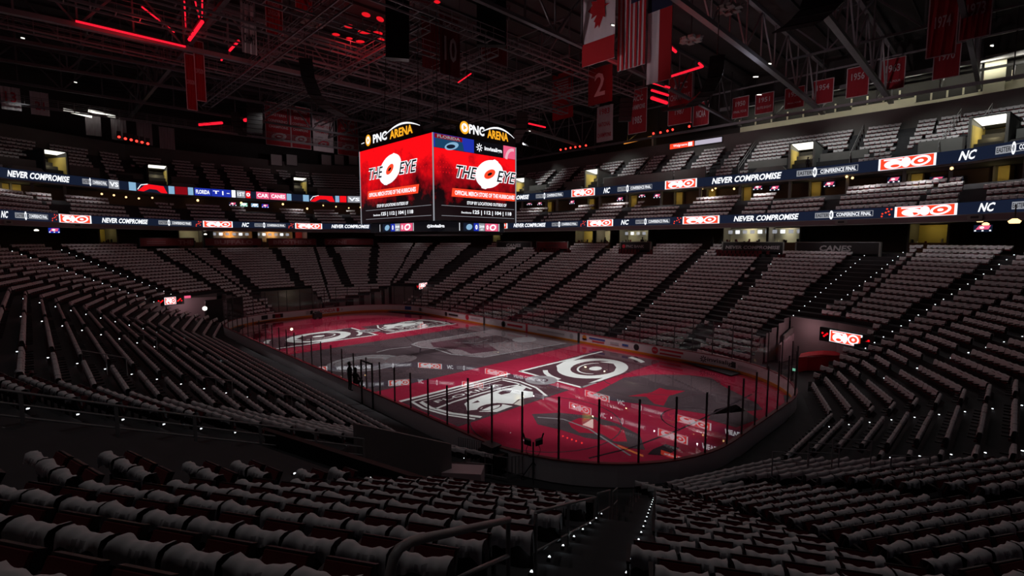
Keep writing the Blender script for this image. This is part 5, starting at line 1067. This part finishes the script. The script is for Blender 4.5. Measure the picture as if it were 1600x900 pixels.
# near right tunnel: sign, pale side wall, red cover, sloping ramp wall
A_, B_ = onz(1297, 515, 3.55), onz(1348, 524, 3.55); c = (A_+B_)/2-Vector((0, 0, .48)); led_sign(c, B_-A_, (B_-A_).length, .95, 'lit red and white sign over the right corner tunnel')
wallseg(ony(1216, 560, -19).xy, ony(1262, 560, -25).xy, 0, 1.6, .2, PINK, zb=3.6); wallseg((-25.3, -20), (-28.6, -35.5), 1.9, 2.3, .15, CONCL, zb=9.0)
wallseg((-30.7, -22.5), (-31, -25.5), 0, 2.2, .2, TW, zb=3.2); 
e = empty('red_cover', (-28.2, -20.6, 0), 'red fabric cover over equipment at the right corner tunnel mouth', 'cover'); mb = MB()
P0 = onz(1250, 597, .1); P1 = onz(1304, 597, .1); vs = []
for (x, y), z in (((1248, 556), 1.25), ((1262, 553), 1.3), ((1285, 551), 1.45), ((1312, 553), 1.3)):
    p = onz(x, y+3, z); vs += [(p.x, p.y, 0.05), (p.x, p.y, z), (p.x+.3, p.y-1.6, z+.05), (p.x+.3, p.y-1.6, .05)]
fs = []
for i in range(3):
    for j in range(3): fs.append((i*4+j, i*4+4+j, i*4+5+j, i*4+1+j))
fs += [(0, 1, 2, 3), (12, 15, 14, 13)]; mb.add(vs, fs, REDC); mb.build('draped_cloth', e); mb = MB(); mb.beam(Vector(vs[1])+Vector((0, 0, .03)), Vector(vs[13])+Vector((0, 0, .03)), .06, .04, DRED); mb.build('hem_bar', e)
lamp('tunnel_fill', 'POINT', (-27.0, -19.6, 3.2), 38, (1, .55, .6), shadow_soft_size=.2)  # added pink fill to brighten the pale tunnel wall
p = onz(1315, 548, 1.2); e = empty('tunnel_light', p, 'small pale light inside the right corner tunnel', 'lamp'); mb = MB(); mb.beam(p, p+Vector((.5, 0, 0)), .12, .22, emit('pale_lamp', (.8, .8, .5), .7)); mb.build('lens', e); mb = MB(); mb.beam(p+Vector((0, -.05, .16)), p+Vector((.5, -.05, .16)), .14, .06, BLACK); mb.build('hood', e)
p = onz(1243, 578, .9); e = empty('exit_light', p, 'small green light left of the red cover', 'lamp'); mb = MB(); mb.beam(p, p+Vector((.3, 0, 0)), .1, .18, E_GREEN); mb.build('lens', e); mb = MB(); mb.beam(p+Vector((.15, 0, -.1)), p+Vector((.15, 0, -.9)), .06, .06, BLACK); mb.build('stand_pole', e)
# far tunnels
led_sign(onx(661, 446.5, 29.6), (.45, -1, 0), 2.5, .95, 'lit sign over the far corner tunnel below the scoreboard'); lamp('tunnel_fill', 'POINT', (31.5, -19.2, 2.0), 25, (1, .3, .4), shadow_soft_size=.2)
led_sign(onx(266, 470, 32.9), (.2, -1, 0), 1.25, .9, 'lit sign over the far left corner tunnel'); wallseg((36.5, 10.5), (34.5, 16.5), 0, 3.2, .2, PINK, zb=3.6); wallseg((34.5, 17.2), (28.4, 21.5), 1.4, 4.4, .2, CONCL, zb=2.9)
for px, py, l in ((320, 482, 'glaring white floodlight at the far left tunnel'),):
    p = onx(px, py, 30.5); e = empty('floodlight', p, l, 'floodlight'); mb = MB(); mb.tube([p, p+(CAMP-p).normalized()*.06], .26, emit('flood_white', (1, .95, .85), 3), 12); mb.build('lens', e); mb = MB(); mb.tube([p-(CAMP-p).normalized()*.02, p-(CAMP-p).normalized()*.4], .3, BLACK, 12); mb.build('housing', e); mb = MB(); mb.beam(p, (p.x, p.y, 0), .07, .07, BLACK); mb.build('stand_pole', e)
p = onx(293, 464, 34); e = empty('small_monitor', p, 'small pink-lit monitor beside the far left tunnel sign', 'monitor'); mb = MB(); mb.box(frame(p, (0, -1, 0)), -.35, .35, -.16, .16, 0, .02, E_PINK); mb.build('screen', e); mb = MB(); mb.box(frame(p, (0, -1, 0)), -.4, .4, -.2, .2, -.1, -.01, BLACK); mb.build('casing', e)
lamp('tunnel_fill', 'POINT', (33.2, 14.2, 3.0), 40, (1, .6, .65), shadow_soft_size=.2)
# far end centre recess with backstage wall
wallseg((38.5, 4.2), (38.5, -3.6), 0, 3.3, .2, WALLD); lamp('recess_lamp', 'POINT', (37, .5, 2.6), 8, (1, .9, .6), shadow_soft_size=.2)
# far left dark curtain block
mb = MB(); p = onx(333, 500, 31.5); mb.box(frame((31.2, 11.8, 0), (.2, -1, 0)), -1.2, 3.4, 0, 3.4, -.2, 0, BLACK); e = tag(mb.build('black_curtain'), 'black curtain wall hanging at the far left corner tunnel', 'curtain')
# near left corner: ledge in front of the foreground block, pale mat, gates
def keepv(x, y, d): return in_void(x, y, 11.2) and x > -33 and x < -23
mb = MB(); ring_strip(mb, 11.8, 3.9, 11.8, 4.75, BLACK, keepv, .45); ring_strip(mb, 11.62, 3.9, 11.62, 4.75, BLACK, keepv, .45); ring_strip(mb, 11.62, 4.75, 11.8, 4.75, BLACK, keepv, .45); struct(mb.build('wall_front_ledge'))
e = empty('ledge_rail', (-29.5, 20, 4.8), 'thin metal rail along the dark ledge below the foreground seats', 'handrail'); mb = MB(); pts = []
for px in range(690, 945, 15):
    best = None
    for i, a, b, n in ringseg(11.7):
        if a.x < 0 and a.y > 0 or b.x < 0 and b.y > 0:
            for q in range(60):
                p = a.lerp(b, q/60)
                if p.x < 0 and p.y > 0:
                    s_ = project((p.x, p.y, 4.85))
                    if s_ and (best is None or abs(s_[0]-px) < best[0]): best = (abs(s_[0]-px), p)
    pts.append((best[1].x, best[1].y, 4.85))
mb.tube(pts, .025, RAILM, 6); mb.build('rail', e); mb = MB()
for p in pts[::4]: mb.tube([(p[0], p[1], 4.7), p], .02, RAILM, 6)
mb.build('post', e)
p = onz(724, 728, 1.3); e = empty('pale_padded_deck', (p.x, p.y, 0), 'pale pink-lit deck cover in the near left corner entrance', 'deck cover'); mb = MB(); A, B = onz(690, 723, 1.25), onz(757, 726, 1.25); d_ = (B-A).normalized(); n_ = d_.cross(Vector((0, 0, 1)))
mb.box(lambda u, v, w_: A+d_*u-n_*v+Vector((0, 0, w_)), 0, (B-A).length, -.9, .0, -1.2, 0, mat('pink_lit_cover', (.8, .62, .66), .7)); mb.build('cover', e); mb = MB(); mb.beam(A, B, .06, .05, STEELD); mb.build('edge_bar', e)  # pink of the ice light is put into the cover colour
def barrier(a, b, h, label, n=10, name='barrier_gate'):
    a, b = Vector(a), Vector(b); e = empty(name, a, label, 'barrier'); mb = MB(); up = Vector((0, 0, h))
    mb.tube([a, a+up, b+up, b], .03, STEEL, 6); mb.tube([a+up*.12, b+up*.12], .025, STEEL, 6); mb.build('gate_frame', e); mb = MB()
    for q in range(1, n): p = a.lerp(b, q/n); mb.tube([p+up*.12, p+up], .014, STEELD, 5)
    mb.build('bars', e)
g = lambda px, py, z=0: onz(px, py, z)
barrier(g(717, 716), g(752, 724), 1.1, 'black barred gate left of the low black equipment cart'); barrier(g(758, 745), g(793, 752), 1.1, 'black barred gate nearest the tripod', 7); barrier(g(800, 746), g(832, 742), 1.0, 'pale lattice gate behind the tripod', 6)
e = empty('equipment_cart', g(765, 735), 'low black equipment cart behind the boards, left of the tripod', 'cart'); mb = MB(); c_ = g(772, 732)
mb.box(lambda u, v, w_: c_+Vector((u, v, w_)), -.7, .7, -.4, .4, .25, .9, BLACK); mb.box(lambda u, v, w_: c_+Vector((u, v, w_)), -.2, .6, -.3, .3, .9, 1.15, STEELD); mb.build('body', e)
for sx in (-.5, .5):
    for sy in (-.35, .35): mb = MB(); mb.tube([c_+Vector((sx, sy-.04, .13)), c_+Vector((sx, sy+.04, .13))], .13, BLACK, 12); mb.build('wheel', e)
# long ramp rail of the near left side
e = empty('ramp_rail', (-23.8, 25, 5.5), 'long four-bar grey railing between the foreground seats and the left stands', 'railing'); mb = MB()
X_ = -23.75; fz = lambda y: 1.2+.42*((y-12.95+ (1.2))-5)+.05
for h in (.12, .42, .72, 1.02): mb.tube([(X_, 34, fz(34)+h), (X_, 20.2, fz(20.2)+h)], .024 if h < 1 else .03, RAILM, 6)
mb.build('bars', e)
for q in range(9): mb = MB(); y = 20.2+q*1.7; mb.beam((X_, y, fz(y)-.1), (X_, y, fz(y)+1.02), .05, .08, RAILM); mb.build('post', e)
# front wall block at the foot of that rail
wallseg((-23.4, 20.4), (-23.4, 16.2), 0, 4.3, .25, TW, zb=2.3)
# foreground stair handrails
A0 = Vector((-34.85, 22.3)); DD = Vector((.463, -.886)).normalized(); NN = Vector((DD.y, -DD.x))
def rp(px, py):
    r = ray(px, py); den = r.x*NN.x+r.y*NN.y; t = ((A0.x-CX)*NN.x+(A0.y-CY)*NN.y)/den; return CAMP+r*t
e = empty('stair_handrail', rp(793, 870), 'large grey pipe handrail in the near foreground beside the stair', 'handrail'); mb = MB()
crv = [rp(x, y) for x, y in ((606, 925), (610, 895), (615, 872), (624, 857), (640, 847), (662, 841), (700, 833), (750, 822), (795, 812))]
mb.tube(crv, .032, RAILM, 10); mb.tube([rp(700, 912), rp(745, 890), rp(795, 868)], .022, RAILM, 8); mb.build('pipe', e, True); mb = MB(); q = rp(794, 812); mb.tube([q, q-Vector((0, 0, 1.0))], .024, RAILM, 8); mb.build('post', e)
def rail2(tops, label, ph, lo_):
    P = [rp(*t) for t in tops]; e = empty('stair_handrail', P[0], label, 'handrail'); mb = MB(); mb.tube(P, .024, RAILM, 8); mb.tube([P[0]-Vector((0, 0, lo_)), P[-1]-Vector((0, 0, lo_))], .02, RAILM, 8); mb.build('pipe', e, True)
    for q in P[::max(1, len(P)-1)] if len(P) < 4 else P[::2]: mb = MB(); mb.tube([q+Vector((0, 0, .0)), q-Vector((0, 0, ph))], .024, RAILM, 8); mb.build('post', e)
rail2([(837, 801), (862, 794), (888, 787), (910, 782), (931, 777)], 'middle stair handrail with three posts, further down the stair', 1.0, .52)
rail2([(934, 771), (953, 766)], 'short stair handrail at the foot of the foreground stair', 1.0, .5)
rail2([(958, 768), (965, 762)], 'last tiny stair handrail at the ledge end', .95, .45)
# small hoop rails in the left stands
for i, (x, y) in enumerate(((-12.6, 23), (-13.6, 19.8), (-11.6, 27), (1.2, 24), (-23.2, 17.4), (-23.4, 15.2), (13.5, 23))):
    z = floor_z(y-12.95)-.0; e = empty('hoop_rail', (x, y, z), ['hoop rail on the left aisle, middle height', 'hoop rail on the left aisle near the boards', 'hoop rail high on the left aisle', 'hoop rail on the second left aisle', 'hoop rail at the ramp wall foot', 'hoop rail nearest the boards by the near left corner', 'hoop rail on the third left aisle'][i], 'handrail'); mb = MB(); mb.tube([(x, y-1.5, z-.6), (x, y-1.5, z+.35), (x, y, z+.95), (x, y, z)], .025, RAILM, 6); mb.build('pipe', e); mb = MB(); mb.tube([(x, y-.8, z-.3), (x, y-.8, z+.62)], .02, RAILM, 6); mb.build('post', e)
for i, (a, b) in enumerate((((1206, 726), (1262, 730)), ((1262, 712), (1310, 716)), ((1300, 706), (1360, 711)), ((1390, 738), (1450, 741)), ((1426, 758), (1555, 766)))):
    A, B = g(a[0], a[1]+12, 2.2+i*.35), g(b[0], b[1]+12, 2.2+i*.35); e = empty('low_rail', A, f'{ordn(i+1)} low grey guard rail from the left among the right side stands', 'handrail'); mb = MB(); mb.tube([A+Vector((0, 0, .45)), B+Vector((0, 0, .45))], .02, STEEL, 6); mb.tube([A+Vector((0, 0, .8)), B+Vector((0, 0, .8))], .02, STEEL, 6); mb.build('bars', e)
    for q in (A, B): mb = MB(); mb.tube([q-Vector((0, 0, .3)), q+Vector((0, 0, .8))], .025, STEEL, 6); mb.build('post', e)

# ---------------------------------------------------------------- aisle step lights
SL = {'n': (13, .5, 'right edge of the foreground stair'), 'n2': (13, -.5, 'left edge of the foreground stair'), 'o': (14, .35, 'long rail in the left stands'), 'p': (16, .35, 'second aisle from the near left'), 'q': (17, .35, 'third aisle from the near left'), 'r': (18, .35, 'fourth aisle from the near left'), 'u': (21, 0, 'far left corner aisle, upper part'), 't': (20, 0, 'far left corner aisle, second'), 'g': (6, .4, 'aisle left of the right hand ramp'), 'i': (8, 0, 'aisle right of the right hand ramp'), 'j': (9, 0, 'first right corner aisle'), 'k': (10, 0, 'second right corner aisle'), 'l': (11, 0, 'third right corner aisle'), 'm': (12, 0, 'aisle right of the foreground block'), 'a': (0, .5, 'far side aisle left of the canes sign'), 'b': (1, .5, 'far side aisle by the bank sign'), 'h': (7, 0, 'right edge of the right hand ramp'), 'o2': (15, .4, 'foreground edge of the ramp')}
for key, (ai, off, nm) in SL.items():
    (ax, ay), (bx_, by) = AIS[ai]; dv = Vector((bx_-ax, by-ay)); L = dv.length; dv /= L; nv = Vector((dv.y, -dv.x))
    cnt = 0
    for k in range(NROW):
        d = rowd(k)-.4
        # intersect the aisle with the ring
        hit_ = None
        for i, a, b, n in ringseg(d):
            e_ = b-a; den = dv.x*e_.y-dv.y*e_.x
            if abs(den) < 1e-9: continue
            t = ((a.x-ax)*e_.y-(a.y-ay)*e_.x)/den; s_ = ((a.x-ax)*dv.y-(a.y-ay)*dv.x)/den
            if -1 < t < L+3 and 0 <= s_ <= 1: hit_ = Vector((ax, ay))+dv*t; break
        if hit_ is None: continue
        p = hit_+nv*off; z = floor_z(rowd(k))+.1
        if in_void(p.x, p.y, d+.4) or not seen((p.x, p.y, z), 5): continue
        if ai in (0, 1) and k % 3: continue
        q_ = project((p.x, p.y, z)); big = q_[2] < 14
        cnt += 1; r_ = .017 if big else .018 if q_[2] < 30 else .03
        mb = MB(); P3 = Vector((p.x, p.y, z)); dr = Vector((n.x, n.y, 0)); mb.tube([P3-dr*.02, P3+dr*.03, P3+dr*.05], [r_, r_, r_*.5], E_STEP, 6); mb.beam(P3-dr*.05, P3-dr*.02, r_*3, r_*3, STEELD)
        tag(mb.build('step_light'), f'white step light, {ordn(cnt)} up along the {nm}', 'step light', 'aisle step lights')

# ---------------------------------------------------------------- tripod with two heads
base = onz(833, 748, 0); e = empty('camera_stand', base, 'black stand with two angled heads and cable loops behind the near boards', 'stand'); mb = MB(); hz = CZ+ray(835, 690).z*((base.x-CX)/ray(835, 690).x); mb.tube([base, (base.x, base.y, hz)], .035, BLACK, 8); mb.build('pole', e)
lat = RGT; top = Vector((base.x, base.y, hz))
for s_ in (-1, 1): mb = MB(); mb.beam(base+Vector((0, 0, .8)), base+lat*.55*s_, .04, .04, BLACK); mb.build('leg', e)
mb = MB(); mb.beam(base+Vector((0, 0, .8)), base-FWD*.5-Vector((0, 0, (base-FWD*.5).z)), .04, .04, BLACK); mb.build('leg', e)
for s_ in (-1, 1):
    mb = MB(); c_ = top+lat*.22*s_; mb.box(lambda u, v, w_: c_+lat*(u*s_)+Vector((0, 0, v+u*.35))+FWD*w_, -.12, .2, -.12, .12, -.15, .15, BLACK); mb.beam(c_+lat*.12*s_, c_+lat*.24*s_+Vector((0, 0, .42)), .05, .05, BLACK); mb.build('head', e)
    mb = MB(); mb.tube([top+lat*s_*(.1+.22*math.sin(t/10*math.pi))+Vector((0, 0, -.75*t/10)) for t in range(11)], .012, BLACK, 5); mb.build('cable_loop', e)
# black goal-side box on the ice at the far left
p = onz(496, 498, 0); e = empty('ice_cart', p, 'small black cart standing on the ice by the far left boards', 'cart'); mb = MB(); q3 = lambda u, v, w_: p+Vector((u, v, w_)); mb.box(q3, -.35, .35, -.55, .55, .18, .85, BLACK); mb.box(q3, -.2, .2, -.3, .3, .85, 1.05, STEELD); mb.build('body', e)
for sy in (-.4, .4): mb = MB(); mb.tube([q3(-.3, sy, .16), q3(.3, sy, .16)], .16, BLACK, 10); mb.build('wheel', e)
# penalty box door frame
def ondist(px, py, y): return ony(px, py, y)
A = ony(565, 603, 13.3); B = ony(582, 603, 13.3); e = empty('door_frame', (A.x, A.y, .2), 'tall black door frame standing at the near side boards', 'door frame'); zt = ony(573, 566, 13.3).z; mb = MB()
mb.beam((A.x, 13.3, .1), (A.x, 13.3, zt), .09, .09, BLACK); mb.beam((B.x, 13.3, .1), (B.x, 13.3, zt), .09, .09, BLACK); mb.build('upright', e); mb = MB(); mb.beam((A.x, 13.3, zt), (B.x, 13.3, zt), .09, .09, BLACK); mb.build('top_bar', e)

# ---------------------------------------------------------------- people
def person(base, face, label, pose='stand', h=1.78):
    k = h/1.78; f = Vector((math.cos(face), math.sin(face), 0)); s_ = Vector((-f.y, f.x, 0)); B = Vector(base)
    P = lambda a, b, c: B+s_*a*k+f*b*k+Vector((0, 0, c*k))
    V = []; Eg = []; R = []
    def v(p, r): V.append(p); R.append(r*k); return len(V)-1
    hipz = .95 if pose == 'stand' else .5
    pel = v(P(0, 0, hipz), .13); w1 = v(P(0, .01, hipz+.18), .125); ch = v(P(0, .01, hipz+.38), .15); nk0 = v(P(0, 0, hipz+.5), .075); nk = v(P(0, .01, hipz+.57), .055); hd = v(P(0, .03, hipz+.66), .085); hd2 = v(P(0, .02, hipz+.77), .08)
    Eg += [(pel, w1), (w1, ch), (ch, nk0), (nk0, nk), (nk, hd), (hd, hd2)]
    nose = v(P(0, .125, hipz+.68), .014); Eg.append((hd, nose))
    for q in (-1, 1):
        hp = v(P(.1*q, 0, hipz-.06), .095)
        if pose == 'stand': kn = v(P(.11*q, .02, .5), .06); an = v(P(.12*q, -.02, .09), .042); toe = v(P(.13*q, .14, .035), .035)
        else: kn = v(P(.13*q, .42, .5), .062); an = v(P(.13*q, .44, .09), .042); toe = v(P(.13*q, .6, .035), .035)
        sh_ = v(P(.19*q, 0, hipz+.44), .062); el_ = v(P(.25*q, -.01 if pose == 'stand' else .08, hipz+.17), .043); wr = v(P(.2*q, .16 if pose == 'stand' else .3, hipz+.02), .03); pa = v(P(.17*q, .22 if pose == 'stand' else .36, hipz-.0), .03)
        Eg += [(pel, hp), (hp, kn), (kn, an), (an, toe), (nk0, sh_), (sh_, el_), (el_, wr), (wr, pa)]
        for t in range(5):
            a0 = v(P((.17+(t-2)*.018)*q, .22+.07+(.36-.22 if pose != 'stand' else 0)-abs(t-2)*.008, hipz-.02), .009); a1 = v(P((.16+(t-2)*.02)*q, .31+(.14 if pose != 'stand' else 0)-abs(t-2)*.01, hipz-.045), .008); Eg += [(pa, a0), (a0, a1)]
    me = D.meshes.new('body'); me.from_pydata([tuple(p-B) for p in V], Eg, []); e = empty('person', B, label, 'person'); o = D.objects.new('body', me); COL.objects.link(o); o.parent = e
    m_ = o.modifiers.new('skin', 'SKIN'); sk = me.skin_vertices[0].data
    for i, r in enumerate(R): sk[i].radius = (r, r); sk[i].use_root = (i == 0)
    o.modifiers.new('subsurf', 'SUBSURF').levels = 1; o.modifiers['subsurf'].render_levels = 1; me.materials.append(SUIT)
    mb = MB(); c_ = P(0, -.005, hipz+.78)-B
    n = 8; rings = [(-.12, .055), (-.04, .1), (.04, .1), (.09, .07), (.115, .02)]; mb.tube([c_+Vector((0, 0, z*k)) for z, _ in rings], [r*k for _, r in rings], HAIR, 10); h_ = mb.build('hair', e, True, local=True)
    return e
p = ony(547, 609, 14.9); person((p.x, 14.9, ony(547, 611, 14.9).z), -math.pi/2, 'standing person in dark clothes watching from the near side boards'); 
p = ony(556, 606, 14.6); person((p.x, 14.6, ony(557, 609, 14.6).z), -1.2, 'seated person in dark clothes beside the standing one at the boards', 'sit')
p = onz(1254, 263, 19.9); q = ringhit(1254, 29.0)[0]; person((q.x, q.y, 19.4), math.pi/2, 'person in a dark suit standing in the lit top tier entrance')
for i, px in enumerate((1125, 1112, 1003, 945)):
    q = ringhit(px, 26.3)[0]; person((q.x, q.y, ZT), math.pi/2, ['person in dark clothes on the concourse left of the never compromise sign', 'second person on the concourse just left of the first', 'person in dark clothes at the bank sign', 'person in dark clothes near the cream alcove'][i])
p = onz(497, 496, 0); q = onx(463, 480, 33)
# added fill spots for wall signs and top rows, and over the top tier
for px in (150, 260, 370, 460, 545, 640, 720, 800, 880, 960, 1040, 1120, 1200, 1280, 1340, 1420, 1500, 1580):
    p, n, i_ = ringhit(px, 22.0); lamp('sign_fill', 'SPOT', (p.x, p.y, 12.3), 60 if px > 760 else 22, (1, .93, .93), (p.x-n.x*1.4, p.y-n.y*1.4, 9.6), spot_size=math.radians(130), spot_blend=.9, shadow_soft_size=.05)
for px in (830, 940, 1060, 1180, 1300, 1420, 1540): p, n, i_ = ringhit(px, 30); lamp('top_tier_fill', 'SPOT', (p.x+n.x*3, p.y+n.y*3, 29.5), 1500, (.95, 1, .97), (p.x-n.x*3, p.y-n.y*3, 22), spot_size=math.radians(75), spot_blend=.9, shadow_soft_size=.1)
for px in (40, 480): p, n, i_ = ringhit(px, 30); lamp('top_tier_fill', 'SPOT', (p.x+n.x*3, p.y+n.y*3, 29.5), 90, (.95, 1, .97), (p.x-n.x*3, p.y-n.y*3, 22), spot_size=math.radians(75), spot_blend=.9, shadow_soft_size=.1)
